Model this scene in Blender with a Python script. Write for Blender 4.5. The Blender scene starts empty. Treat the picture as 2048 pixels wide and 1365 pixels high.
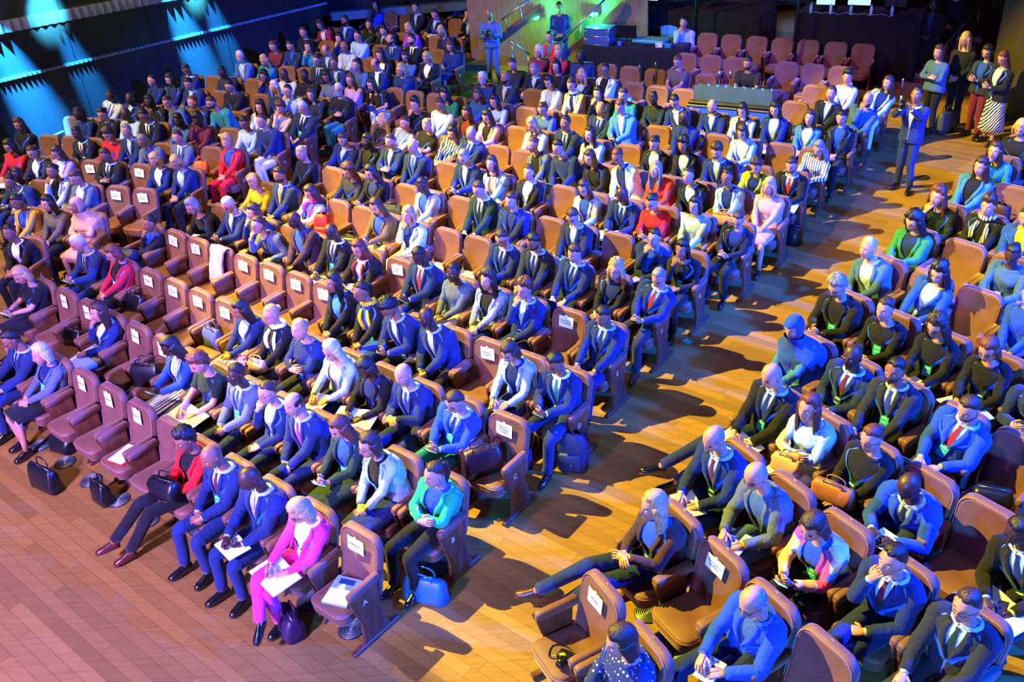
import bpy, math, random
import numpy as np
from mathutils import Matrix, Vector
random.seed(7)
SC=bpy.context.scene; COL=SC.collection
PI=math.pi
# ---------------------------------------------------------------- camera
cam_d=bpy.data.cameras.new('camera'); cam=bpy.data.objects.new('camera',cam_d); COL.objects.link(cam)
CAMH=6.5557; F_PX=1857.8; PT=math.radians(31.6955); RL=math.radians(-4.7182)
cam_d.sensor_fit='HORIZONTAL'; cam_d.sensor_width=36.0; cam_d.lens=36.0*F_PX/2048; cam_d.clip_end=200
_c,_s=math.cos(RL),math.sin(RL)
_r=Vector((1,0,0)); _u=Vector((0,math.sin(PT),math.cos(PT))); _f=Vector((0,math.cos(PT),-math.sin(PT)))
_X=_r*_c+_u*_s; _Y=_u*_c-_r*_s
cam.matrix_world=Matrix(((_X.x,_Y.x,-_f.x,0),(_X.y,_Y.y,-_f.y,0),(_X.z,_Y.z,-_f.z,CAMH),(0,0,0,1)))
SC.camera=cam
# ---------------------------------------------------------------- world, lights, exposure
W=bpy.data.worlds.new('hall_dark'); SC.world=W; W.use_nodes=True
W.node_tree.nodes['Background'].inputs[0].default_value=(0.38,0.24,0.60,1); W.node_tree.nodes['Background'].inputs[1].default_value=0.045
SC.view_settings.view_transform='Standard'; SC.view_settings.look='None'; SC.view_settings.gamma=1.0
SC.view_settings.use_curve_mapping=False; SC.view_settings.exposure=0.0
def light(name,typ,loc,target,color,power,size=0.2,spot=60,blend=0.3,sy=None):
    d=bpy.data.lights.new(name,typ); d.color=color; d.energy=power
    if typ=='SPOT': d.spot_size=math.radians(spot); d.spot_blend=blend; d.shadow_soft_size=size
    elif typ=='AREA':
        d.size=size
        if sy: d.shape='RECTANGLE'; d.size_y=sy
    else: d.shadow_soft_size=size
    o=bpy.data.objects.new(name,d); COL.objects.link(o); o.location=loc
    o.rotation_euler=(Vector(target)-Vector(loc)).to_track_quat('-Z','Y').to_euler()
    return o
# amber stage lanterns high on the left, sharp shadows falling to the right over the aisle
light('amber_spotlight','SPOT',(-13.5,14.2,17.0),(5.0,10.6,0),(1.0,0.78,0.03),112000,0.08,37.5,0.14)
light('amber_spotlight','SPOT',(-14.0,12.0,15.0),(-3.2,18.2,0),(1.0,0.66,0.10),30000,0.10,46,0.6)
light('amber_fill_lantern','SPOT',(-8.0,3.0,12.0),(9.0,12.8,0),(1.0,0.74,0.02),20000,0.08,18,0.6)
# violet and rose wash from the stage, low so that it catches faces and fronts
light('violet_stage_wash','SPOT',(-10.0,-5.0,4.6),(-0.5,8.5,1.0),(0.44,0.18,1.0),7200,0.4,62,0.8)
light('rose_stage_light','SPOT',(-8.0,-1.0,8.0),(-5.6,6.4,0.0),(0.38,0.25,1.0),42000,0.5,56,0.9)
# saturated blue from the right hand side
light('blue_side_wash','SPOT',(14.0,2.5,8.5),(1.8,7.8,0.8),(0.0,0.06,1.0),95000,0.3,42,0.6)
light('blue_side_wash','SPOT',(14.0,3.0,8.5),(4.6,14.0,0.8),(0.0,0.06,1.0),90000,0.3,38,0.6)
light('azure_stage_wash','SPOT',(-4.0,-6.0,5.0),(3.2,9.0,1.0),(0.03,0.26,1.0),15000,0.3,52,0.8)
# cool light over the left block
light('cool_front_light','SPOT',(-11.5,8.0,6.0),(-4.5,20.0,1.0),(0.16,0.36,1.0),5200,0.3,44,0.8)
light('pale_paper_fill','SPOT',(2.0,6.0,12.0),(1.5,12.0,0.6),(0.45,0.48,1.0),1900,0.8,84,0.9)  # added overhead fill to whiten papers on laps, not a lamp of the hall
light('violet_back_light','SPOT',(1.0,9.0,10.0),(6.6,20.0,0.6),(0.62,0.12,0.75),5200,0.3,24,0.7)
# warm house light above the reserved seats
light('warm_house_light','SPOT',(-6.5,8.5,12.0),(-4.5,12.5,0.6),(1.0,0.60,0.50),4200,0.8,62,0.9)
# ---------------------------------------------------------------- materials
def lin(h):
    h=h.lstrip('#'); v=[int(h[i:i+2],16)/255 for i in (0,2,4)]
    return tuple((c/12.92 if c<=.04045 else ((c+.055)/1.055)**2.4) for c in v)
CN=dict(black='#0a0b10',navy='#0c2254',charcoal='#1a2030',grey='#454a54',slate='#4c586e',silver='#a9b0bd',white='#e6e6ea',cream='#d8cbb5',beige='#b9a283',skyblue='#8fa9d0',azure='#2f6cc0',blue='#1641b8',denim='#355482',teal='#16707a',
 crimson='#a3122c',red='#d3161c',maroon='#5e1426',redorange='#e0341f',hotpink='#ea2f94',pink='#e79fb2',magenta='#d0208a',rose='#c48595',peach='#b98670',purple='#8a2fa0',lilac='#a07cc4',lavender='#9283cf',plum='#33202f',
 brown='#3c241d',taupe='#544843',olive='#5a5a3a',darkgreen='#0b201c',green='#1f7038',emerald='#0f9c62',bottle='#0b2a28',lime='#98a41c',yellow='#c9b012',gold='#b0883c',orange='#c46a22',
 stripe='stripe',striped='stripe2',floral='floral',polka='polka',plaid='plaid',tartan='tartan',multi='multi',blonde='#b7925a',auburn='#6b3520',d='#3a2018')
HAIR=dict(black='#0e0b0c',brown='#33201a',auburn='#5a2c1c',blonde='#b08a58',grey='#6e6a6c',silver='#b3b0b4')
SKIN=dict(l='#b07a66',m='#84543e',d='#3a211a')
_M={}
def newmat(name):
    m=bpy.data.materials.new(name); m.use_nodes=True; nt=m.node_tree
    return m,nt,nt.nodes['Principled BSDF']
def node(nt,t,**kw):
    n=nt.nodes.new(t)
    for k,v in kw.items(): setattr(n,k,v)
    return n
def objcoord(nt,scale=(1,1,1),rot=(0,0,0)):
    tc=node(nt,'ShaderNodeTexCoord'); mp=node(nt,'ShaderNodeMapping'); mp.inputs['Scale'].default_value=scale; mp.inputs['Rotation'].default_value=rot
    nt.links.new(tc.outputs['Object'],mp.inputs['Vector']); return mp.outputs['Vector']
def noisy(nt,b,c,vec,scale,amt,detail=3):
    n=node(nt,'ShaderNodeTexNoise'); n.inputs['Scale'].default_value=scale; n.inputs['Detail'].default_value=detail; nt.links.new(vec,n.inputs['Vector'])
    r=node(nt,'ShaderNodeValToRGB'); r.color_ramp.elements[0].position=.3; r.color_ramp.elements[1].position=.7
    r.color_ramp.elements[0].color=(*[x*(1-amt) for x in c],1); r.color_ramp.elements[1].color=(*[min(1,x*(1+amt)) for x in c],1)
    nt.links.new(n.outputs['Fac'],r.inputs['Fac']); nt.links.new(r.outputs['Color'],b.inputs['Base Color']); return n
def bump(nt,b,src,strength,dist=.01):
    bp=node(nt,'ShaderNodeBump'); bp.inputs['Strength'].default_value=strength; bp.inputs['Distance'].default_value=dist
    nt.links.new(src,bp.inputs['Height']); nt.links.new(bp.outputs['Normal'],b.inputs['Normal'])
def cloth(c):
    k='cloth_'+c
    if k in _M: return _M[k]
    m,nt,b=newmat(k); b.inputs['Roughness'].default_value=.85; b.inputs['Sheen Weight'].default_value=.08; b.inputs['Specular IOR Level'].default_value=.25
    v=CN.get(c,c); vec=objcoord(nt)
    if v.startswith('#'): noisy(nt,b,lin(v),vec,60,.12)
    elif v in('stripe','stripe2'):
        w=node(nt,'ShaderNodeTexWave',wave_type='BANDS',bands_direction='X' if v=='stripe' else 'DIAGONAL'); w.inputs['Scale'].default_value=9; w.inputs['Distortion'].default_value=.6 if v=='stripe' else 4
        nt.links.new(vec,w.inputs['Vector']); r=node(nt,'ShaderNodeValToRGB'); r.color_ramp.interpolation='CONSTANT'
        r.color_ramp.elements[0].color=(.02,.03,.06,1); r.color_ramp.elements[1].position=.35 if v=='stripe' else .7; r.color_ramp.elements[1].color=(.75,.75,.78,1)
        nt.links.new(w.outputs['Fac'],r.inputs['Fac']); nt.links.new(r.outputs['Color'],b.inputs['Base Color'])
    elif v in('floral','polka'):
        t=node(nt,'ShaderNodeTexVoronoi'); t.inputs['Scale'].default_value=26 if v=='floral' else 30
        if v=='polka': t.inputs['Randomness'].default_value=.25
        nt.links.new(vec,t.inputs['Vector']); r=node(nt,'ShaderNodeValToRGB'); r.color_ramp.interpolation='CONSTANT'
        a,bb=((.55,.02,.03,1),(.72,.68,.62,1)) if v=='floral' else ((.75,.78,.85,1),(.012,.025,.12,1))
        r.color_ramp.elements[0].color=a; r.color_ramp.elements[1].position=.42 if v=='floral' else .24; r.color_ramp.elements[1].color=bb
        nt.links.new(t.outputs['Distance'],r.inputs['Fac']); nt.links.new(r.outputs['Color'],b.inputs['Base Color'])
    elif v in('plaid','tartan'):
        t=node(nt,'ShaderNodeTexBrick'); t.inputs['Scale'].default_value=22; t.inputs['Color1'].default_value=(.45,.52,.68,1); t.inputs['Color2'].default_value=(.55,.6,.74,1); t.inputs['Mortar'].default_value=(.05,.07,.18,1); t.inputs['Mortar Size'].default_value=.05; t.offset=0
        if v=='tartan': t.inputs['Scale'].default_value=9; t.inputs['Color1'].default_value=(.02,.05,.16,1); t.inputs['Color2'].default_value=(.04,.10,.24,1); t.inputs['Mortar'].default_value=(.07,.12,.24,1); t.inputs['Mortar Size'].default_value=.03
        vec2=objcoord(nt,rot=(PI/2,0,0)); nt.links.new(vec2,t.inputs['Vector']); nt.links.new(t.outputs['Color'],b.inputs['Base Color'])
    elif v=='multi':
        t=node(nt,'ShaderNodeTexVoronoi'); t.inputs['Scale'].default_value=7; nt.links.new(vec,t.inputs['Vector'])
        r=node(nt,'ShaderNodeValToRGB'); r.color_ramp.interpolation='CONSTANT'; e=r.color_ramp.elements
        e[0].color=(.7,.45,.3,1); e[1].position=.3; e[1].color=(.6,.05,.2,1)
        for p,c3 in((.45,(.05,.12,.6,1)),(.6,(.7,.3,.35,1)),(.75,(.25,.05,.4,1)),(.88,(.75,.6,.35,1))):
            q=e.new(p); q.color=c3
        sp=node(nt,'ShaderNodeSeparateColor'); nt.links.new(t.outputs['Color'],sp.inputs[0]); nt.links.new(sp.outputs[0],r.inputs['Fac']); nt.links.new(r.outputs['Color'],b.inputs['Base Color'])
    n=node(nt,'ShaderNodeTexNoise'); n.inputs['Scale'].default_value=11; n.inputs['Detail'].default_value=4; n.inputs['Distortion'].default_value=1.2
    nt.links.new(objcoord(nt,(1,1,.55)),n.inputs['Vector']); bump(nt,b,n.outputs['Fac'],.55,.03)
    _M[k]=m; return m
def hairmat(c):
    k='hair_'+c
    if k in _M: return _M[k]
    m,nt,b=newmat(k); b.inputs['Roughness'].default_value=.42; vec=objcoord(nt,(1,1,.12))
    n=noisy(nt,b,lin(HAIR[c]),vec,140,.55,2); bump(nt,b,n.outputs['Fac'],.8,.008); _M[k]=m; return m
def skinmat(c):
    k='skin_'+c
    if k in _M: return _M[k]
    m,nt,b=newmat(k); b.inputs['Roughness'].default_value=.48; noisy(nt,b,lin(SKIN[c]),objcoord(nt),18,.10); b.inputs['Subsurface Weight'].default_value=.06; b.inputs['Subsurface Radius'].default_value=(.02,.008,.004); _M[k]=m; return m
def plain(k,col,rough=.5,metal=0,emit=None,estr=1,coat=0):
    if k in _M: return _M[k]
    m,nt,b=newmat(k); c=lin(col) if isinstance(col,str) else col
    b.inputs['Roughness'].default_value=rough; b.inputs['Metallic'].default_value=metal; b.inputs['Coat Weight'].default_value=coat
    n=noisy(nt,b,c,objcoord(nt),25,.07)
    if emit: b.inputs['Emission Color'].default_value=(*emit,1); b.inputs['Emission Strength'].default_value=estr
    _M[k]=m; return m
def plush_mat():
    m,nt,b=newmat('brown_plush'); vec=objcoord(nt); b.inputs['Roughness'].default_value=.62
    b.inputs['Sheen Weight'].default_value=.35; b.inputs['Sheen Roughness'].default_value=.35; b.inputs['Sheen Tint'].default_value=(1,.72,.62,1)
    n=node(nt,'ShaderNodeTexNoise'); n.inputs['Scale'].default_value=5; n.inputs['Detail'].default_value=5; nt.links.new(vec,n.inputs['Vector'])
    r=node(nt,'ShaderNodeValToRGB'); r.color_ramp.elements[0].position=.3; r.color_ramp.elements[1].position=.75
    r.color_ramp.elements[0].color=(.100,.036,.024,1); r.color_ramp.elements[1].color=(.165,.064,.040,1)
    nt.links.new(n.outputs['Fac'],r.inputs['Fac']); nt.links.new(r.outputs['Color'],b.inputs['Base Color'])
    n2=node(nt,'ShaderNodeTexNoise'); n2.inputs['Scale'].default_value=260; nt.links.new(vec,n2.inputs['Vector']); bump(nt,b,n2.outputs['Fac'],.35,.004)
    return m
def wood_mat(name,c1,c2,rough=.35,scale=(1,1,.12),coat=0.0):
    m,nt,b=newmat(name); vec=objcoord(nt,scale); b.inputs['Roughness'].default_value=rough; b.inputs['Coat Weight'].default_value=coat; b.inputs['Coat Roughness'].default_value=.15
    n=node(nt,'ShaderNodeTexNoise'); n.inputs['Scale'].default_value=22; n.inputs['Detail'].default_value=6; n.inputs['Distortion'].default_value=.8; nt.links.new(vec,n.inputs['Vector'])
    r=node(nt,'ShaderNodeValToRGB'); r.color_ramp.elements[0].position=.35; r.color_ramp.elements[1].position=.7; r.color_ramp.elements[0].color=(*c1,1); r.color_ramp.elements[1].color=(*c2,1)
    nt.links.new(n.outputs['Fac'],r.inputs['Fac']); nt.links.new(r.outputs['Color'],b.inputs['Base Color']); bump(nt,b,n.outputs['Fac'],.12,.003); return m
def floor_mat():
    m,nt,b=newmat('oak_plank_floor'); ang=math.radians(41.5); L=nt.links.new
    sp=node(nt,'ShaderNodeSeparateXYZ'); L(objcoord(nt,(1,1,1),(0,0,ang)),sp.inputs[0])
    def mt(op,a,b_=None,c=None):
        n=node(nt,'ShaderNodeMath',operation=op)
        for i,v in enumerate((a,b_,c)):
            if v is None: continue
            if isinstance(v,(int,float)): n.inputs[i].default_value=v
            else: L(v,n.inputs[i])
        return n.outputs[0]
    row=mt('FLOOR',mt('DIVIDE',sp.outputs['Y'],.125)); wn=node(nt,'ShaderNodeTexWhiteNoise',noise_dimensions='1D'); L(row,wn.inputs['W'])
    xs=mt('ADD',mt('DIVIDE',sp.outputs['X'],2.9),mt('MULTIPLY',wn.outputs['Value'],7.0)); col=mt('FLOOR',xs)
    w2=node(nt,'ShaderNodeTexWhiteNoise',noise_dimensions='2D'); cb=node(nt,'ShaderNodeCombineXYZ'); L(row,cb.inputs[0]); L(col,cb.inputs[1]); L(cb.outputs[0],w2.inputs['Vector'])
    fy=mt('FRACT',mt('DIVIDE',sp.outputs['Y'],.125)); fx=mt('FRACT',xs)
    gap=mt('MINIMUM',mt('MULTIPLY',mt('MINIMUM',fy,mt('SUBTRACT',1,fy)),26.0),mt('MULTIPLY',mt('MINIMUM',fx,mt('SUBTRACT',1,fx)),520.0)); gap=mt('MINIMUM',gap,1.0)
    r=node(nt,'ShaderNodeValToRGB'); r.color_ramp.elements[0].color=(.180,.100,.022,1); r.color_ramp.elements[1].color=(.270,.152,.034,1); L(w2.outputs['Value'],r.inputs['Fac'])
    n=node(nt,'ShaderNodeTexNoise'); n.inputs['Scale'].default_value=6; n.inputs['Detail'].default_value=8; n.inputs['Distortion'].default_value=.5; L(objcoord(nt,(.35,6,1),(0,0,ang)),n.inputs['Vector'])
    r2=node(nt,'ShaderNodeValToRGB'); r2.color_ramp.elements[0].position=.25; r2.color_ramp.elements[0].color=(.78,.74,.70,1); r2.color_ramp.elements[1].position=.75; r2.color_ramp.elements[1].color=(1.1,1.08,1.06,1); L(n.outputs['Fac'],r2.inputs['Fac'])
    mx=node(nt,'ShaderNodeMix',data_type='RGBA',blend_type='MULTIPLY'); mx.inputs[0].default_value=1; L(r.outputs['Color'],mx.inputs[6]); L(r2.outputs['Color'],mx.inputs[7])
    m3=node(nt,'ShaderNodeMix',data_type='RGBA'); m3.inputs[6].default_value=(.11,.06,.018,1); L(gap,m3.inputs[0]); L(mx.outputs[2],m3.inputs[7]); L(m3.outputs[2],b.inputs['Base Color'])
    b.inputs['Roughness'].default_value=.40; b.inputs['Specular IOR Level'].default_value=.4; bump(nt,b,gap,.2,.003)
    return m
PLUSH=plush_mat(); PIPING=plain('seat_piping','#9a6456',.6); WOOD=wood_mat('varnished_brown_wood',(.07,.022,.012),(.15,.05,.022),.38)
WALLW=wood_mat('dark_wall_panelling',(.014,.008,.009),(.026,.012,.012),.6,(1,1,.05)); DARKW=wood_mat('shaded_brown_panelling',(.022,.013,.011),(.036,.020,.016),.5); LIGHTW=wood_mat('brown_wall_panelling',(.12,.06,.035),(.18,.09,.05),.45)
METAL=plain('brushed_metal','#8d929a',.3,.9); DARKMET=plain('dark_metal','#26282e',.4,.7); DRAPE=cloth('black'); PAPER=plain('white_paper','#e9e9ee',.7); INK=plain('black_ink','#10121a',.6)
SHOE=plain('black_leather','#0d0e13',.22,0,coat=.5); BRSHOE=plain('brown_leather','#4a2018',.3); BLUEC=plain('bright_blue_ribbon','#1a5cff',.6); TEALB=plain('teal_badge_card','#1fb5c8',.35); DARKB=plain('dark_badge_card','#0e3b66',.35)
EYEW=plain('eye_white','#cfc6c4',.3); EYED=plain('eye_dark','#120c0a',.2); LIP=dict(l=plain('lips_light','#a8544f',.45),m=plain('lips_tan','#7d3f38',.45),d=plain('lips_dark','#4a2422',.45))
GLASSF=plain('spectacle_frame','#0c0c10',.3); SCREEN=plain('lit_screen','#101418',.2,0,(.45,.85,1.0),1.4); CASE=plain('black_gadget','#0b0c10',.25)
GLASS,_nt,_b=newmat('clear_glass'); _b.inputs['Transmission Weight'].default_value=1; _b.inputs['Roughness'].default_value=.02
# ---------------------------------------------------------------- mesh builder
class MB:
    def __init__(s): s.v=[]; s.f=[]; s.m=[]; s.mats=[]; s.n=0
    def mi(s,mat):
        if mat not in s.mats: s.mats.append(mat)
        return s.mats.index(mat)
    def add(s,v,f,mat):
        v=np.asarray(v,float).reshape(-1,3); o=s.n; s.v.append(v); s.n+=len(v); k=s.mi(mat)
        for q in f: s.f.append(tuple(int(i)+o for i in q)); s.m.append(k)
    def grid(s,P,mat,closed=True,cap=True):
        P=np.asarray(P,float); a,b=P.shape[:2]; f=[]
        for i in range(a-1):
            for j in range(b if closed else b-1):
                j2=(j+1)%b; f.append((i*b+j,i*b+j2,(i+1)*b+j2,(i+1)*b+j))
        if cap and closed: f.append(tuple(range(b))[::-1]); f.append(tuple((a-1)*b+j for j in range(b)))
        s.add(P.reshape(-1,3),f,mat)
    def box(s,c,d,mat,R=None,bev=0):
        x,y,z=[q/2 for q in d]; V=[]
        if bev<=0:
            V=[(sx*x,sy*y,sz*z) for sz in(-1,1) for sx,sy in((-1,-1),(1,-1),(1,1),(-1,1))]; V=np.array(V)
            F=[(3,2,1,0),(4,5,6,7),(0,1,5,4),(1,2,6,5),(2,3,7,6),(3,0,4,7)]
            if R is not None: V=V@np.array(R).T
            s.add(V+np.array(c),F,mat); return
        rings=[]
        for zz,ins in((-z,bev),(-z+bev,0),(z-bev,0),(z,bev)):
            ring=[]
            for qx,qy,a0 in((1,1,0),(-1,1,1),(-1,-1,2),(1,-1,3)):
                for t in(0,.5,1):
                    an=(a0+t)*PI/2; ring.append((qx*(x-bev)+(bev-ins*.7)*math.cos(an),qy*(y-bev)+(bev-ins*.7)*math.sin(an),zz))
            rings.append(ring)
        P=np.array(rings)
        if R is not None: P=P@np.array(R).T
        s.grid(P+np.array(c),mat)
    def ell(s,c,r,mat,R=None,n=10,m=7):
        P=[]
        for i in range(m+1):
            t=PI*i/m; t=min(max(t,.02),PI-.02)
            P.append([(r[0]*math.sin(t)*math.cos(2*PI*j/n),r[1]*math.sin(t)*math.sin(2*PI*j/n),-r[2]*math.cos(t)) for j in range(n)])
        P=np.array(P)
        if R is not None: P=P@np.array(R).T
        s.grid(P+np.array(c),mat)
    def tube(s,pts,rad,mat,n=8,smooth=0,cap=True,flat=1.0,up=None):
        P=np.asarray(pts,float); r=np.asarray(rad,float) if np.ndim(rad) else np.full(len(P),float(rad))
        if smooth: P,r=spline(P,r,smooth)
        T=np.gradient(P,axis=0); T/=np.linalg.norm(T,axis=1)[:,None]+1e-9
        u=np.array(up,float) if up is not None else (np.array([0,0,1.]) if abs(T[0][2])<.9 else np.array([0,1.,0]))
        rings=[]
        for i in range(len(P)):
            u=u-T[i]*(u@T[i]); u/=np.linalg.norm(u)+1e-9; w=np.cross(T[i],u)
            rings.append([P[i]+r[i]*(math.cos(2*PI*j/n)*w+flat*math.sin(2*PI*j/n)*u) for j in range(n)])
        s.grid(rings,mat,True,cap)
    def build(s,name,parent=None,smooth=True,loc=None,rz=0):
        me=bpy.data.meshes.new(name); V=np.concatenate(s.v); me.from_pydata(V.tolist(),[],s.f)
        for m in s.mats: me.materials.append(m)
        me.polygons.foreach_set('material_index',s.m); me.polygons.foreach_set('use_smooth',[smooth]*len(s.f)); me.update()
        o=bpy.data.objects.new(name,me); COL.objects.link(o)
        if parent: o.parent=parent
        if loc is not None: o.location=loc; o.rotation_euler=(0,0,rz)
        return o
def spline(P,r,k):
    n=len(P); out=[]; ro=[]
    Q=np.vstack([2*P[0]-P[1],P,2*P[-1]-P[-2]])
    for i in range(n-1):
        p0,p1,p2,p3=Q[i:i+4]
        for j in range(k):
            t=j/k; out.append(.5*((2*p1)+(-p0+p2)*t+(2*p0-5*p1+4*p2-p3)*t*t+(-p0+3*p1-3*p2+p3)*t**3)); ro.append(r[i]+(r[i+1]-r[i])*(3*t*t-2*t**3))
    out.append(P[-1]); ro.append(r[-1]); return np.array(out),np.array(ro)
def norm(v): v=np.array(v,float); return v/(np.linalg.norm(v)+1e-9)
def rotm(yaw=0,pitch=0,roll=0):
    cy,sy=math.cos(yaw),math.sin(yaw); cp,sp=math.cos(pitch),math.sin(pitch); cr,sr=math.cos(roll),math.sin(roll)
    return np.array([[cy,-sy,0],[sy,cy,0],[0,0,1]])@np.array([[1,0,0],[0,cp,-sp],[0,sp,cp]])@np.array([[cr,0,sr],[0,1,0],[-sr,0,cr]])
def tag(o,label,cat,group=None,kind=None):
    w=label.split()
    if len(w)>16: label=' '.join(w[:16])
    o['label']=label; o['category']=cat
    if group: o['group']=group
    if kind: o['kind']=kind
    return o
def empty(name,loc,rz=0):
    o=bpy.data.objects.new(name,None); COL.objects.link(o); o.location=loc; o.rotation_euler=(0,0,rz); o.empty_display_size=.1; return o
def struct(mb,name,**kw):
    o=mb.build(name,**kw); o['kind']='structure'; return o
def place_copy(o,parent=None):
    c=o.copy(); COL.objects.link(c)
    if parent: c.parent=parent
    return c
def text_mesh(name,body,size,mat,parent,loc,rot,align='CENTER',lh=1.0):
    cu=bpy.data.curves.new(name,'FONT'); cu.body=body; cu.size=size; cu.align_x=align; cu.align_y='CENTER'; cu.space_line=lh; cu.extrude=.0006; cu.resolution_u=2
    t=bpy.data.objects.new(name,cu); COL.objects.link(t); bpy.context.view_layer.update()
    me=bpy.data.meshes.new_from_object(t.evaluated_get(bpy.context.evaluated_depsgraph_get())); bpy.data.objects.remove(t)
    me.materials.clear(); me.materials.append(mat); o=bpy.data.objects.new(name,me); COL.objects.link(o); o.parent=parent; o.location=loc; o.rotation_euler=rot; return o
# ---------------------------------------------------------------- human figures
def head_param():
    A=34; Z=24; rows=[]
    for i in range(Z+1):
        t=PI*(i/Z); t=min(max(t,.05),PI-.05); ring=[]
        for j in range(A):
            q=-1+2*j/A; a=PI*math.copysign(abs(q)**1.35,q)
            ring.append((a,t))
        rows.append(ring)
    return rows
_HP=head_param()
def gs(x,s): return math.exp(-(x/s)**2)
def head_point(a,t,w=1.0,jaw=1.0,off=0.0):
    # a: angle from the front, t: 0 at the chin end .. pi at the crown
    z=-math.cos(t)*.118; rr=math.sin(t)**.82
    x=math.sin(a)*.076*rr*w; y=math.cos(a)*(.094 if math.cos(a)>0 else .103)*rr
    if z<0:
        k=(-z/.118)**1.6; x*=1-.30*k*jaw
        if y>0: y=y*(1-.05*k)+.020*k*math.cos(a)
        else: y*=1-.42*k
    if y>0 and off<=.0001:
        f=math.cos(a)
        y+=.021*gs(x,.0115)*(gs(z+.018,.018))+.012*gs(x,.010)*gs(z-.004,.02)      # nose
        y+=.004*gs(z-.034,.012)*gs(abs(x)-.028,.026)                                # brows
        y-=.010*gs(z-.014,.013)*gs(abs(x)-.031,.015)                                # sockets
        y+=.005*gs(z+.054,.010)*gs(x,.022)-.004*gs(z+.040,.006)*gs(x,.02)          # lips
        y+=.006*gs(z+.094,.016)*gs(x,.022)                                          # chin
        y+=.004*gs(z+.018,.022)*gs(abs(x)-.042,.018)                                # cheeks
    p=np.array([x,y,z])
    if off: p=p*(1+off/.1)
    return p
def build_head(mb,T,R,sk,w,eyes,hairc,beard=False,lod=0):
    P=[];m=[]
    rows=_HP[::1] if lod==0 else _HP[::2]+[_HP[-1]]
    for ring in rows: P.append([head_point(a,t,w)*np.array([1,1.05,1.06]) for a,t in ring])
    P=np.array(P); Q=P@R.T+T; a,b=Q.shape[:2]
    F={0:[],1:[],2:[]}
    for i in range(a-1):
        for j in range(b):
            j2=(j+1)%b; c=(P[i][j]+P[i+1][j2])/2; k=0
            if c[1]>.06 and abs(c[0])<.024 and abs(c[2]+.0535)<.0075: k=1
            if beard and c[1]>-.005 and c[2]<-.03 and not(k==1): k=2
            F[k].append((i*b+j,i*b+j2,(i+1)*b+j2,(i+1)*b+j))
    F[0]+= [tuple(range(b))[::-1],tuple((a-1)*b+j for j in range(b))]
    o=mb.n; mb.v.append(Q.reshape(-1,3)); mb.n+=a*b
    for k,mat in((0,skinmat(sk)),(1,LIP[sk]),(2,hairmat(hairc))):
        if not F[k]: continue
        mi=mb.mi(mat)
        for q in F[k]: mb.f.append(tuple(x+o for x in q)); mb.m.append(mi)
    for s in(-1,1):
        mb.ell(T+R@np.array([s*.077*w,-.006,-.004]),(.010,.019,.031),skinmat(sk),R@rotm(s*-.35),8,5)
        e=T+R@np.array([s*.031,.0820,.0138])
        if eyes: mb.ell(e,(.0145,.009,.0058),EYEW,R,8,5); mb.ell(e+R@np.array([-.001*s,.0055,-.001]),(.0058,.0045,.0052),EYED,R,7,5)
        else: mb.ell(e,(.016,.010,.0055),EYED,R,6,4)
        br=[T+R@np.array([s*x,.0905-y,z]) for x,y,z in((.013,0,.034),(.030,.001,.039),(.047,.013,.034))]
        mb.tube(br,[.0034,.0044,.0026],hairmat(hairc if hairc not in('silver','blonde') else 'brown'),5,2)
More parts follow.
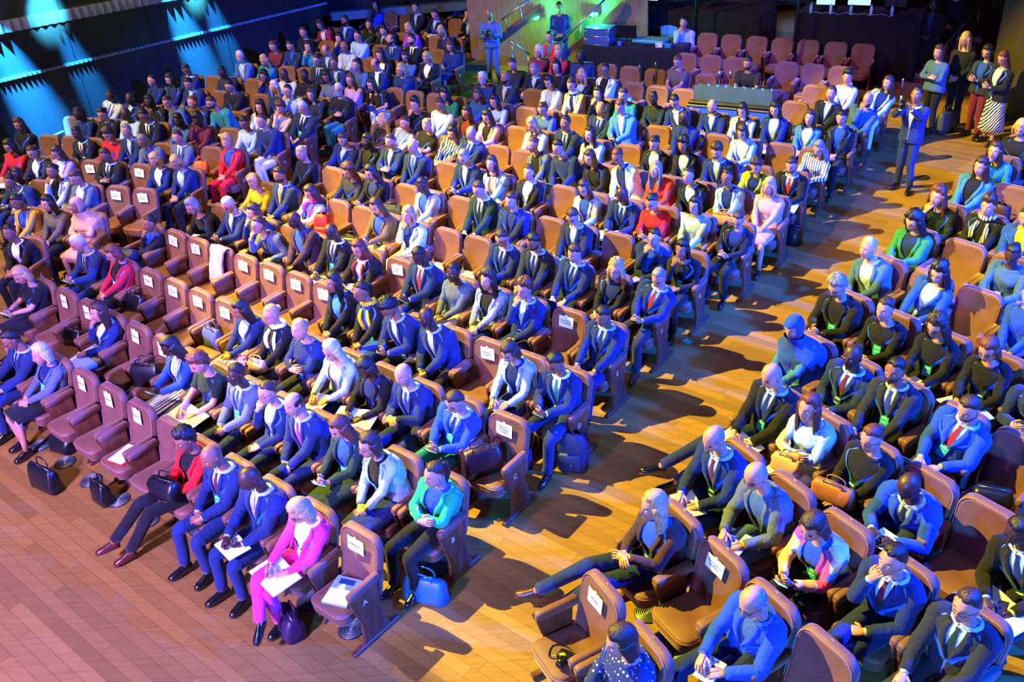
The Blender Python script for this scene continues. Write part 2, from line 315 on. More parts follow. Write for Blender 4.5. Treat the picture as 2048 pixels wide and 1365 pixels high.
def wig(mb,T,R,style,mat,w,rnd):
    th=.011; line=.078; side=.012; back=-.075; fr=1; amp=.002
    if style=='fringe': line=9; side=.0; th=.008
    if style=='bald': return
    if style in('long','clong'): th=.018; back=-.1; side=-.04
    if style=='bob': th=.020; back=-.1; side=-.02; line=.070
    if style in('bun','pony'): th=.010; line=.080; side=.022
    if style=='curl': th=.030; amp=.012; line=.070; side=-.01; back=-.09
    if style=='clong': th=.030; amp=.012
    ph=[rnd.uniform(0,6) for _ in range(4)]
    P=[]
    for ring in _HP:
        row=[]
        for a,t in ring:
            b=head_point(a,t,w,1,.0002); aa=abs(a)
            if aa<.95: lim=line+ .012*gs(a-.3,.3)
            elif aa<1.75: lim=line+(side-line)*((aa-.95)/.8) if line<1 else .02
            else: lim=side+(back-side)*min(1,(aa-1.75)/.7)
            if style=='fringe': lim= 9 if aa<1.1 else (.0 if aa<1.8 else back)
            k=(b[2]-lim)/.022; k=min(max(k,0),1)
            if style=='fringe' and b[2]>.068: k=0
            nz=amp*(math.sin(9*a+ph[0]+7*t)+math.sin(23*a*.7+11*t+ph[1])+math.sin(31*t+5*a+ph[2]))*.5
            s=(1+(th*(.75+.5*max(0,b[2]/.118))+nz)/.1) if k>0 else .93
            if 0<k<1: s=.93+(s-.93)*k
            row.append(b*s)
        P.append(row)
    mb.grid((np.array(P)*np.array([1,1.05,1.06]))@R.T+T,mat)
    if style in('long','clong','bob'):
        L={'long':-.30,'clong':-.28,'bob':-.13}[style]; n=18; lv=9; rings=[]
        for i in range(lv+1):
            u=i/lv; z=.045+(L-.045)*u; ro=[];ri=[]
            wd=(.092+.018*math.sin(u*2.6))*w+(.02*u if style=='clong' else 0); dp=.108-.012*u-(.03*u if L<-.2 else 0)
            a0=math.radians(58+(18 if style=='bob' else -6)*min(1,u*1.3)); 
            if i==lv: wd*=.86
            for j in range(n):
                a=a0+(2*PI-2*a0)*j/(n-1); wv=(.006 if style!='clong' else .014)*math.sin(5*a*2+ph[3]+u*(9 if style=='clong' else 3))
                ro.append(np.array([math.sin(a)*(wd+wv),math.cos(a)*(dp+wv)-(.01*u),z]))
                ri.append(np.array([math.sin(a)*(wd-.030),math.cos(a)*(dp-.035)-(.01*u),z]))
            rings.append(ro+ri[::-1])
        mb.grid(np.array(rings)@R.T+T,mat)
    if style=='bun': mb.ell(T+R@np.array([0,-.115,.035]),(.042,.036,.040),mat,R,10,7)
    if style=='pony':
        pts=[T+R@np.array(p) for p in((0,-.09,.045),(0,-.135,.03),(0,-.145,-.05),(.005,-.125,-.13),(.01,-.115,-.19))]
        mb.tube(pts,[.02,.030,.034,.026,.008],mat,8,3)
def make_hand(mb,W,d,nrm,side,sk,curl=.5,lod=0):
    # W wrist, d pointing along the palm, nrm back-of-hand direction, side +1 right hand
    mat=skinmat(sk); d=norm(d); nrm=norm(np.array(nrm)-d*np.dot(nrm,d)); s=np.cross(d,nrm)*side   # s points to the thumb side
    s=-s
    rings=[]
    for u,wd,tk in((-.012,.024,.019),(.012,.030,.018),(.045,.040,.016),(.078,.042,.013),(.090,.037,.009)):
        rings.append([W+d*u+s*wd*math.cos(q)+nrm*tk*math.sin(q) for q in np.linspace(0,2*PI,9)[:-1]])
    mb.grid(rings,mat)
    for k,(off,L) in enumerate(((.030,.072),(.010,.080),(-.011,.074),(-.031,.058))):
        c=curl*(.85+.12*k); b=W+d*.080+s*off; pts=[b]; ang=c*.35; p=b
        for seg,(fr) in enumerate((.45,.32,.25)):
            dd=d*math.cos(ang)-nrm*math.sin(ang)+s*(off*.9); p=p+norm(dd)*L*fr; pts.append(p); ang+=c*.95
        mb.tube(pts,[.0098,.0092,.0082,.0058],mat,6)
    b=W+d*.022+s*.026; p1=b+norm(d*.62+s*.75-nrm*.25)*.036; p2=p1+norm(d*.85+s*.30-nrm*.35*(1+curl))*.034; p3=p2+norm(d*.85-s*.1-nrm*.5*(1+curl))*.024
    mb.tube([b,p1,p2,p3],[.0135,.0115,.0098,.0068],mat,6)
def ik(S,Hd,l1,l2,hint):
    v=Hd-S; D=np.linalg.norm(v); D2=min(D,(l1+l2)*.985); Hd=S+v/D*D2; a=(l1*l1-l2*l2+D2*D2)/(2*D2); h=math.sqrt(max(l1*l1-a*a,1e-6))
    n=v/D; hp=np.array(hint,float); hp=hp-n*(hp@n); hp=norm(hp); return S+n*a+hp*h,Hd
PF={'lap':((.055,.27,.655),(-.045,.29,.65)),'phone':((.055,.29,.76),(-.05,.30,.74)),'write':((.07,.33,.70),(-.11,.30,.67)),
 'chin':(None,(-.07,.26,.66)),'face':(None,(-.10,.27,.66)),'cross':((-.03,.235,.80),(.03,.195,.785)),'laptop':((.09,.30,.70),(-.09,.30,.70)),'thigh':((.12,.33,.645),(-.12,.33,.645)),'clasp':((.03,.27,.80),(-.03,.27,.80))}
def torso_sections(hip,nb,man,big=1.0):
    """returns function S(u,phi,off) on the torso surface, u 0 hips .. 1 neck base"""
    w=1.0 if man else .90
    hip=np.array(hip,float); nb=np.array(nb,float); L=np.linalg.norm(nb-hip)
    mid=(hip+nb)/2+np.array([0,-.035,0])
    U=np.array([-.12,0,.15,.32,.5,.66,.8,.89,.95,1.0])
    A=np.array([.165,.175,.168,.158,.168,.182,.196,.182,.12,.062])*w*big; 
    if not man: A=np.array([.180,.190,.170,.145,.158,.172,.186,.170,.11,.056])*.95*big
    B=np.array([.115,.125,.120,.110,.118,.124,.112,.092,.075,.058])*(1 if man else .98)*big
    def C(u): return (1-u)**2*hip+2*u*(1-u)*mid+u*u*nb
    def S(u,phi,off=0.):
        a=np.interp(u,U,A)+off; b=np.interp(u,U,B)+off; c=C(u); e=.02; t=norm(C(min(u,1)+e)-C(u-e)); x=norm(np.array([1,0,0])-t*t[0]); f=np.cross(t,x)
        if f[1]<0: f=-f
        cs,sn=math.cos(phi),math.sin(phi); px=math.copysign(abs(cs)**.86,cs)*a; py=math.copysign(abs(sn)**.9,sn)*b
        if not man and sn>0: py+=.028*gs(u-.64,.12)*sn**2*(.6+.4*gs(abs(cs)-.45,.35))
        dz=0
        if u>.8: dz=-.0*abs(cs)
        return c+x*px+f*py
    return S
def lofttorso(mb,S,mat,us,off,n=20,rip=None,phi0=None):
    rings=[]
    for u in us:
        rings.append([S(u,2*PI*j/n,off+(rip(u,j) if rip else 0)) for j in range(n)])
    mb.grid(rings,mat)
def person(spec,root,J,label,group,lod):
    """spec: parsed appearance; J: joints in local coordinates (+Y forward)"""
    rnd=random.Random(spec['id']); g=spec['g']; man=g=='m'; sk=spec['skin']
    hip,nb,T=[np.array(J[k],float) for k in('hip','neck','head')]; pose=spec['pose']
    fl=spec['flags']; yaw=math.radians(spec['yaw']); pit=-math.radians(spec['pitch']); R=rotm(yaw,pit,J.get('roll',0)+rnd.uniform(-.06,.06))
    big=spec.get('big',1.14)*rnd.uniform(.96,1.05)
    S=torso_sections(hip,nb,man,big)
    sw=(.185 if man else .165)*big
    topk,topc=spec['top'][0],spec['top'][1]
    body=MB()
    # skin: head, neck, core, arms, legs, hands in one mesh
    hw=(1.04 if man else 1.0)*rnd.uniform(.96,1.05)
    build_head(body,T,R,sk,hw,(spec['pitch']<24) and lod<2,spec['hc'],'b' in fl,0)
    nbase=nb+np.array([0,.0,-.03]); ntop=T+R@np.array([0,-.028,-.075]); body.tube([nbase-[0,0,.03],nbase,(nbase+ntop)/2+[0,-.006,0],ntop],[.075,.062,.053 if man else .046,.052 if man else .046],skinmat(sk),12,2)
    lofttorso(body,S,skinmat(sk),[0,.3,.6,.8,.9,.97],-.022,12)
    SH=[];E=[];Wr=[];hands=[]
    tgt=J['hands']; hints=J.get('hints')
    for q,s in enumerate((1,-1)):
        sh=S(.86,0 if s>0 else PI,-.045); sh=sh+np.array([0,-.0,.0])
        hint=hints[q] if hints else (s*.75,-.35,-.75)
        if pose in('chin','face') and q==0: hint=(s*.25,.5,-1.2)
        if pose=='cross': hint=(s*1.0,.1,-.6)
        e,w=ik(sh,np.array(tgt[q],float),.285*(1 if man else .94),.25*(1 if man else .94),hint); SH.append(sh);E.append(e);Wr.append(w)
    sleeve=.95
    if topk=='tee': sleeve=.42
    for q,s in enumerate((1,-1)):
        sh,e,w=SH[q],E[q],Wr[q]; body.tube([sh,(sh+e)/2,e,e*.5+w*.5,w],[.045,.042,.038,.036,.024],skinmat(sk),8,2)
        fd=norm(w-e)
        if pose in('chin','face') and q==0: d=norm(T+R@np.array([0,.09,-.03 if pose=='chin' else .03])-w); nr=norm(R@np.array([.4,.8,-.3])); cu=.75 if pose=='chin' else .25
        elif pose=='cross': d=norm(np.array([-s*1.0,-.25,.12])); nr=(0,1,.5); cu=.5
        elif pose=='phone': d=norm(fd*.5+np.array([-.45*s,.5,.15])); nr=(s*.75,.25,-.55) if False else (s*.8,.1,-.4); cu=.75
        elif pose=='laptop': d=norm(fd*.4+np.array([-.1*s,.8,-.12])); nr=(0,.2,1); cu=.35
        elif pose=='thigh': d=norm(fd*.5+np.array([-.2*s,.9,-.15])); nr=(0,.2,1); cu=.2
        elif pose=='write': d=norm(fd*.5+np.array([-.55*s,.55,-.1])); nr=(s*.25,.1,1); cu=.8
        elif pose=='raise': d=norm(fd*.4+np.array([0,.2,1])); nr=(s*.6,-.6,.1); cu=.7
        else: d=norm(fd*.4+np.array([-.75*s,.35,-.1])); nr=(s*.15,.45,.9); cu=.55
        make_hand(body,w,d,nr,s,sk,cu,lod); hands.append((w,d))
    # legs
    legt=spec['legs'][0]; legc=spec['legs'][1]; K=J['knees'];A=J['ankles']; Ft=J['feet']
    for q in range(2):
        hpt=hip+np.array([(.085 if q==0 else -.085)*(1 if man else .95),.0,.0]); k=np.array(K[q],float);a=np.array(A[q],float)
        if legt=='s' or lod<2: body.tube([hpt,(hpt+k)/2,k,k*.6+a*.4,a],[.075,.068,.050,.046,.031],skinmat(sk),8,2)
    b=body.build('person',None); b.location=root.location; b.rotation_euler=root.rotation_euler
    bpy.data.objects.remove(root); tag(b,label,'person',group)
    # shoes
    for q in range(2):
        a=np.array(A[q],float); fd=norm(Ft[q]); mb=MB(); up=np.array([0,0,1.]) if abs(fd[2])<.8 else np.array([0,-1.,0]); up=norm(up-fd*(up@fd)); sd=np.cross(fd,up); Ls=.27 if man else .24
        rings=[]
        for u,wd,hh in((-.26,.022,.035),(-.2,.034,.062),(-.05,.038,.085),(.12,.036,.070),(.35,.043,.048),(.58,.040,.034),(.72,.020,.020)):
            rings.append([a-up*.045+fd*Ls*u+sd*wd*math.cos(t)+up*((hh*math.sin(t)) if math.sin(t)>0 else .030*math.sin(t)) for t in np.linspace(0,2*PI,11)[:-1]])
        mb.grid(rings,BRSHOE if spec.get('shoe')=='brown' else SHOE)
        if lod<2 or legt=='s' or spec.get('standing'): mb.build('shoe',b)
    # lower garment
    mb=MB(); lm=cloth(legc)
    hc=hip+np.array([0,.01,-.005])
    if legt=='t':
        lofttorso(mb,S,lm,[-.12,-.02,.08,.16],.004,16)
        for q in range(2):
            hpt=hip+np.array([(.085 if q==0 else -.085),.0,-.01]); k=np.array(K[q],float);a=np.array(A[q],float); hem=a*.93+k*.07
            mb.tube([hpt-norm(k-hpt)*.05,hpt*.6+k*.4,k-(k-hpt)*.08,k+norm(k-hpt)*.012+norm(a-k)*.02,k*.5+a*.5,hem],[.095,.086,.070,.066,.060,.056],lm,10,3)
        mb.build('trousers',b)
    else:
        km=(np.array(K[0],float)+np.array(K[1],float))/2; dirv=norm(km-hip); km=km+dirv*.04; sd=np.array([1,0,0]); up=norm(np.cross(sd,dirv)); up=up if up[2]>0 or spec.get('standing') else -up
        rings=[]
        for u,wd,hh in((-.1,.17,.10),(.15,.20,.115),(.5,.20,.100),(.85,.185,.088),(1.0,.18,.080)):
            c=hip*(1-u)+km*u; rings.append([c+sd*wd*math.cos(t)+up*hh*math.sin(t) for t in np.linspace(0,2*PI,17)[:-1]])
        if spec.get('midi'):
            rings=[[np.array([wd*math.cos(t),hip[1]+hh*math.sin(t),hip[2]-dz])*1.0 for t in np.linspace(0,2*PI,17)[:-1]] for dz,wd,hh in((-.10,.15,.11),(0,.18,.13),(.2,.19,.15),(.42,.22,.18),(.60,.25,.20))]
        elif False:
            am=(np.array(A[0],float)+np.array(A[1],float))/2; low=km*.45+am*.55
            for u in(.25,.6,1.0):
                c=km*(1-u)+low*u; rings.append([c+sd*(.19+.04*u)*math.cos(t)+np.array([0,1,0])*(.10+.03*u)*math.sin(t+.9) for t in np.linspace(0,2*PI,17)[:-1]])
        mb.grid(rings,lm); mb.build('skirt',b)
    # upper garment
    n=22; rnda=[rnd.uniform(0,6.3) for _ in range(3)]
    def rip(u,j): return .004*math.sin(9*u*3+rnda[0]+j*.8)+.003*math.sin(17*u+j*1.7+rnda[1])
    jac=MB(); tm=cloth(topc); inner=spec['top'][2] if len(spec['top'])>2 else None
    if topk in('suit','blz'):
        ub=.34 if topk=='suit' else .22; wmax=.60 if topk=='suit' else .55; us=[-.10,-.04,.04,.12,.2,.3,.4,.5,.6,.7,.8,.88,.94,.985]
        if topk=='blz': op=.10
        else: op=.02
        xw=.050 if topk=='suit' else .068
        def vop(u):
            if u<=ub: return op
            x=xw*min(1,(u-ub)/(.86-ub)); R0=S(u,0,.018); R1=S(u,PI,.018); aa=np.linalg.norm(R0-R1)/2; return op+math.asin(min(.92,(x/aa)**1.16))
        rings=[]
        for u in us:
            wv=vop(u)
            if u<0 and topk=='suit': wv=op+.9*(-u)
            row=[]
            for j in range(n): 
                ph=PI/2+wv+(2*PI-2*wv)*j/(n-1); row.append(S(u,ph,.018+rip(u,j)))
            rings.append(row)
        jac.grid(rings,tm,False,False)
        for s in(1,-1):     # lapels
            st=[]
            for u in np.linspace(ub,.985,9):
                wv=vop(u); wd=.03+.20*math.sin(PI*min(1,max(0,(u-ub)/(.80-ub)))*.62) if u<.78 else (.17 if u<.84 else .24)
                a=PI/2+s*wv; st.append([S(u,a,.020),S(u,a+s*wd*.12,.030),S(u,a+s*wd*.5,.033),S(u,a+s*wd,.030),S(u,a+s*wd,.019)])
            st=np.array(st); jac.grid(st,tm,False,False)
        jac.tube([S(.985,PI/2+s_*.9,.02) if False else S(.97,PI/2+q,.015) for s_,q in ((0,.75),(0,1.3),(0,2.2),(0,PI),(0,2*PI-2.2),(0,2*PI-1.3),(0,2*PI-.75))],[.010,.014,.017,.018,.017,.014,.010],tm,6,2)
    else:
        us=[-.10,-.03,.05,.15,.25,.35,.45,.55,.65,.75,.83,.89,.935,.965]; lofttorso(jac,S,tm,us,.014,20,rip)
        jac.tube([S(.96,2*PI*j/12,.010) for j in range(13)],[.010]*13,tm,6,0,False)
    for q,s in enumerate((1,-1)):
        sh,e,w=SH[q],E[q],Wr[q]; ins=sh+np.array([-s*.045,0,.006]); outp=sh+norm(e-sh)*.03+np.array([s*.014,0,.016]); rr=1.22 if man else 1.05
        if sleeve>.9:
            end=e*.05+w*.95; pts=[ins,outp,sh*.5+e*.5,e-(e-sh)*.06,e+norm(w-e)*.03,e*.5+w*.5,end]; rad=[.052*rr,.066*rr,.056*rr,.050*rr,.048*rr,.043*rr,.036*rr]
        else: end=sh*.25+e*.75; pts=[ins,outp,sh*.5+e*.5,end]; rad=[.052*rr,.064*rr,.058*rr,.056*rr]
        P,rd=spline(np.array(pts),np.array(rad),3); rd=rd+np.array([.0025*math.sin(i*2.1+rnda[2]+q) for i in range(len(rd))]); jac.tube(P,rd,tm,11)
    jac.build({'suit':'suit_jacket','blz':'jacket','top':'jumper','tee':'t_shirt'}[topk],b)
    if inner:
        sh_=MB(); im=cloth(inner); lofttorso(sh_,S,im,[.0,.15,.3,.45,.6,.72,.82,.9,.95,.985],.006,18)
        if topk=='suit':
            for s in(1,-1):
                st=np.array([[S(.965,PI/2+s*q,.008),S(1.02,PI/2+s*q,.014)] for q in(.12,.5,1.0,1.6,2.3,3.0)]); sh_.grid(st,im,False,False)
            for q in range(2): e,w=E[q],Wr[q]; sh_.tube([e*.09+w*.91,e*-.01+w*1.01],[.031,.031],im,9)
        sh_.build('shirt',b)
    if topk=='suit' and len(spec['top'])>3 and spec['top'][3]!='-':
        t=MB(); st=[]
        for u,wd in((.975,.016),(.945,.019),(.93,.012),(.8,.022),(.6,.030),(.42,.038),(.33,.030),(.29,.004)):
            c=S(u,PI/2,.014 if u<.93 else .020); st.append([c+np.array([-wd,-.003,0]),c+np.array([0,.003,0]),c+np.array([wd,-.003,0])])
        t.grid(np.array(st),cloth(spec['top'][3]),False,False); t.build('necktie',b)
    if 'sc' in spec:
        sc=MB(); m=cloth(spec['sc']); c=nb+np.array([0,.01,.02]); sc.tube([c+np.array([.085*math.cos(t),.075*math.sin(t),.01*math.sin(3*t)]) for t in np.linspace(0,2*PI,13)],[.028]*13,m,8,0,False)
        for s,uu in((1,.35),(-1,.45)): sc.tube([S(.95,PI/2+s*.3,.03),S(.75,PI/2+s*.28,.035),S(uu,PI/2+s*.30,.035)],[.022,.034,.036],m,7,3,True,.45,(0,1,0))
        sc.build('scarf',b)
    if 'n' not in fl:
        l=MB(); off=.030 if topk in('suit','blz') else .024; bx=.18 if lod<2 else .1; ul=.40 if 'B' in fl else .30
        for s in(1,-1):
            st=[]
            for i in range(8):
                v=i/7; u=.975+(ul-.975)*v; a=PI/2+s*(.95*(1-v)**1.3+.03); c=S(u,a,off-.006*v); c2=S(u,a+s*(.15+.02*v),off-.006*v); st.append([c,c2])
            l.grid(np.array(st),BLUEC,False,False)
        lo=l.build('lanyard',b); 
        if 'B' in fl or rnd.random()<.25:
            c=S(ul-.11,PI/2,.034); c0=S(ul,PI/2,.028); upv=norm(c0-c); fw=norm(np.cross(upv,[-1,0,0])); fw=fw if fw[1]>0 else -fw
            xx=np.cross(upv,fw); Rm=np.stack([xx,fw,upv],1); bd=MB(); bd.box(c,(.085,.004,.115),TEALB if 'B' in fl else DARKB,Rm); bd.box(c+upv*.035+fw*.003,(.055,.002,.012),PAPER,Rm); bd.box(c+upv*-.01+fw*.003,(.05,.002,.006),PAPER,Rm)
            bd.build('badge',b,False)
    hs=spec['hair']
    if hs=='scarf':
        h=MB(); m=cloth(spec['hcn']); P=[]
        for ring in _HP:
            row=[]
            for a,t in ring:
                q=head_point(a,t,hw,1,.0002); face=abs(a)<1.0 and -.088<q[2]<.062; row.append(q*(.93 if face else 1.26))
            P.append(row)
        h.grid(np.array(P)@R.T+T,m)
        for i,(pts) in enumerate([1]):
            rings=[]
            for v in np.linspace(0,1,12):
                u=1.12-v*1.0; k=min(1,v*3.5); n2=24; row=[]
                for j in range(n2):
                    ph=2*PI*j/n2; base=S(min(u,.985),ph,.045+.012*math.sin(ph*5+v*4)); neck=T+np.array([math.cos(ph)*.098,math.sin(ph)*.10-.01,-.09-.03*v])
                    kk=min(1,max(0,(v-.0)/.22)); row.append(neck*(1-kk)+(base+np.array([.03*math.cos(ph),0,0]))*kk)
                rings.append(row)
            h.grid(rings,m,True,False)
        h.build('headscarf',b)
    elif hs!='bald':
        h=MB(); wig(h,T,R,hs,hairmat(spec['hc']),hw,rnd); h.build('hair',b)
    if 'g' in fl:
        gm=MB()
        for s in(1,-1):
            gm.tube([T+R@np.array([s*.031+.022*math.cos(t),.101-.10*abs(.022*math.cos(t)+.0)*0-(.012 if s*math.cos(t)>.3 else 0)*abs(math.cos(t)),.010+.016*math.sin(t)]) for t in np.linspace(0,2*PI,11)],[.0022]*11,GLASSF,5,0,False)
            gm.tube([T+R@np.array([s*.052,.088,.014]),T+R@np.array([s*.079,.03,.012]),T+R@np.array([s*.081,-.005,.008])],[.002]*3,GLASSF,5)
        gm.tube([T+R@np.array([-.009,.107,.014]),T+R@np.array([.009,.107,.014])],[.002]*2,GLASSF,5); gm.build('spectacles',b)
    return b,hands,S
# ---------------------------------------------------------------- theatre chairs (local +Y is the way the sitter faces)
def round_rect(w,h,r,n=4,top_only=False,taper=0):
    pts=[]
    for qx,qy,a0 in((1,1,0),(-1,1,1),(-1,-1,2),(1,-1,3)):
        rr=r if (qy>0 or not top_only) else r*.35
        for t in range(n+1):
            an=(a0+t/n)*PI/2; x=qx*(w/2-rr)+rr*math.cos(an); y=qy*(h/2-rr)+rr*math.sin(an); pts.append((x*(1-taper*(.5-y/h)),y))
    return pts
def chair_proto():
    P={}
    # backrest: slab with rounded top, slightly hollow front, leaning back
    mb=MB(); out=round_rect(.495,.62,.12,5,True,.06); lean=math.radians(12)
    def bk(x,z,y): 
        zz=.66+z*math.cos(lean)+y*math.sin(lean)*.0; yy=-.225-(z)*math.sin(lean)+y; return (x,yy,zz)
    rings=[]
    for ins,y in((.10,-.030),(.02,-.048),(0,-.030),(0,.022),(.012,.036),(.03,.040)):
        rings.append([bk(x*(1-ins/.23*1.0),z*(1-ins/.30),y) for x,z in out])
    mb.grid(rings,PLUSH,True,False); 
    # concave front infill
    inn=[(x*(1-.03/.23),z*(1-.03/.30)) for x,z in out]; rr=[]
    for k in(1,.8,.55,.3,.02): rr.append([bk(x*k,z*k,.040-.022*(1-k*k)) for x,z in inn])
    mb.grid(rr,PLUSH,True,False)
    mb.grid([[bk(x*k*.565,z*k*.667,-.030) for x,z in out] for k in(1,.02)],PLUSH,True,False)
    P['backrest']=mb.build('backrest')
    mb=MB(); mb.tube([bk(x*.955,z*.968,.040) for x,z in out+[out[0]]],[.0045]*(len(out)+1),PIPING,5,0,False); P['piping']=mb.build('piping')
    # seat cushion
    mb=MB(); so=round_rect(.425,.47,.09,5); so=[(x*(1+.04*y/.23),y) for x,y in so]; rings=[]
    for z,k in((.315,.80),(.325,.93),(.350,.985),(.430,1.0),(.452,.975),(.462,.90),(.468,.6),(.470,.05)): rings.append([(x*k,y*k+.045,z+(.006*(y/.23) )) for x,y in so])
    mb.grid(rings,PLUSH); P['seat_cushion']=mb.build('seat_cushion')
    mb=MB(); mb.tube([(x*.995,y*.995+.045,.441+.006*(y/.23)) for x,y in so+[so[0]]],[.0045]*(len(so)+1),PIPING,5,0,False); P['seat_piping']=mb.build('piping')
    # armrest pad
    mb=MB(); ao=round_rect(.066,.075,.022,3); rings=[]
    for y,k in((-.17,.8),(-.165,1),(.13,1.05),(.165,1.0),(.182,.8),(.186,.3)): rings.append([(x*k,y,.655+z*k+.02*(y+.17)*-.2) for x,z in ao])
    mb.grid(rings,PLUSH); P['armrest']=mb.build('armrest')
    # side panel : narrow waist, widening to the foot
    def panel(th):
        mb=MB(); L=[]
        prof=((.0,-.19,.16),(.10,-.155,.105),(.25,-.12,.10),(.40,-.12,.13),(.52,-.135,.165),(.615,-.15,.185))
        for z,y0,y1 in prof: L.append([(-th/2,y0-.03+(.05*(z/.6)),z),(th/2,y0-.03+(.05*(z/.6)),z),(th/2,y1,z),(-th/2,y1,z)])
        mb.grid(L,WOOD); return mb
    P['side_panel']=panel(.026).build('side_panel',None,False); P['end_panel']=panel(.036).build('end_panel',None,False)
    mb=MB(); mb.box((0,0,.022),(.055,.56,.044),WOOD,None,.008); P['foot_bar']=mb.build('foot_bar',None,False)
    mb=MB(); mb.box((0,-.02,.30),(.40,.10,.05),DARKMET,None,.01); P['seat_bracket']=mb.build('seat_bracket',None,False)
    mb=MB(); mb.box((0,0,0),(.03,.006,.022),METAL,None,.002); P['number_plate']=mb.build('number_plate',None,False)
    for o in P.values(): COL.objects.unlink(o)
    return P
CP=chair_proto()
def part(name,parent,loc=(0,0,0),rot=(0,0,0)):
    o=CP[name].copy(); COL.objects.link(o); o.parent=parent; o.location=loc; o.rotation_euler=rot; o.name=name if name!='seat_piping' else 'piping'; return o
def chair(x,y,yaw,label,group,end=0,letter=None,detail=True,sc=1.0):
    r=empty('theatre_chair',(x,y,0),yaw); r.scale=(sc,sc,sc); tag(r,label,'chair',group)
    b=part('backrest',r); s=part('seat_cushion',r)
    if detail: part('piping',b); part('seat_piping',s)
    for sx in(-1,1):
        part('armrest',r,(sx*.250,0,0)); e=end in(sx,2)
        p=part('end_panel' if e else 'side_panel',r,(sx*(.252),0,0))
        if e:
            part('foot_bar',r,(sx*.252,-.02,0))
            if letter and sx==end: text_mesh('row_letter',letter,.085,PAPERL,p,(sx*.020,.03,.50),(PI/2,0,PI/2 if sx>0 else -PI/2))
    part('seat_bracket',r)
    if detail: part('number_plate',r,(0,-.295,.958),(.3,0,0))
    return r
PAPERL=plain('cream_letter','#d8cfd4',.5)
ORD=['first','second','third','fourth','fifth','sixth','seventh','eighth','ninth','tenth','eleventh','twelfth','thirteenth','fourteenth','fifteenth','sixteenth','seventeenth','eighteenth']
def where(e):
    o=ORD[e['n']-1]
    if e['b']=='c':
        k=e['k']-53; L='ABCDEFGHIJKLMN'
        return ('middle block row %s, %s from wide aisle'%(L[k],o)) if k<14 else 'middle block back row %s, %s from right'%({14:'one',16:'two'}.get(k,'one'),o)
    if e['b']=='l':
        k=e['k']-49; L='ABCDEFGHIJKLMN'
        return ('left block row %s, %s from aisle'%(L[k],o)) if k<14 else 'left rear row %s, %s from aisle'%({14:'one',16:'two',18:'three'}.get(k,'one'),o)
    return 'right block %s row, %s from aisle'%(ORD[e['k']-10],o)
CNAME=dict(skyblue='light blue',azure='bright blue',redorange='orange red',hotpink='hot pink',darkgreen='dark green',bottle='bottle green',lime='lime green',gold='gold patterned',slate='grey blue',silver='light grey',striped='striped',stripe='striped',multi='multicoloured',polka='polka dot',plaid='checked',denim='denim blue',crimson='red',rose='dusty pink',d='')
HNAME=dict(sh='short %s hair',bald='bald head',fringe='thinning %s hair',long='long %s hair',bob='%s bob',bun='tied-up %s hair',pony='%s ponytail',curl='curly %s hair',clong='long curly %s hair')
TNAME=dict(suit='suit',blz='jacket',top='top',tee='t-shirt')
PNAME=dict(lap='',phone='using phone',write='taking notes',chin='hand at chin',face='hand over face',cross='arms crossed',laptop='using laptop',thigh='hands on thighs',clasp='hands clasped')
def describe(s):
    g='man' if s['g']=='m' else 'woman'
    h='%s headscarf'%s['hcn'] if s['hair']=='scarf' else (HNAME[s['hair']]%s['hc'] if '%s' in HNAME[s['hair']] else HNAME[s['hair']])
    c=CNAME.get(s['top'][1],s['top'][1]); return g,h,'%s %s'%(c,TNAME[s['top'][0]])
people=[]
def parse(line,i):
    a=line.split(); fl=a[9] if len(a)>9 else ''
    s=dict(id=i,g=a[3],hair=a[4],hcn=a[5],hc=a[5] if a[5] in HAIR else 'black',skin=a[6],top=a[7].split(':'),legs=a[8].split(':'),pose=a[9])
    ex=a[10:]; s['flags']=''; s['yaw']=0; s['pitch']=None
    for t in ex:
        if t.startswith('sc:'): s['sc']=t[3:]
        else:
            import re
            m=re.search(r'y(-?\d+)',t)
            if m: s['yaw']=float(m.group(1)); t=t.replace(m.group(0),'')
            m=re.search(r'p(-?\d+)',t)
            if m: s['pitch']=float(m.group(1)); t=t.replace(m.group(0),'')
            s['flags']+=t
    rnd=random.Random(i*13+5)
    if s['pitch'] is None: s['pitch']={'phone':26,'write':24,'laptop':20,'face':20,'chin':4}.get(s['pose'],rnd.choice([2,5,8,12,20]))
    s['yaw']+=rnd.uniform(-9,9)
    return s
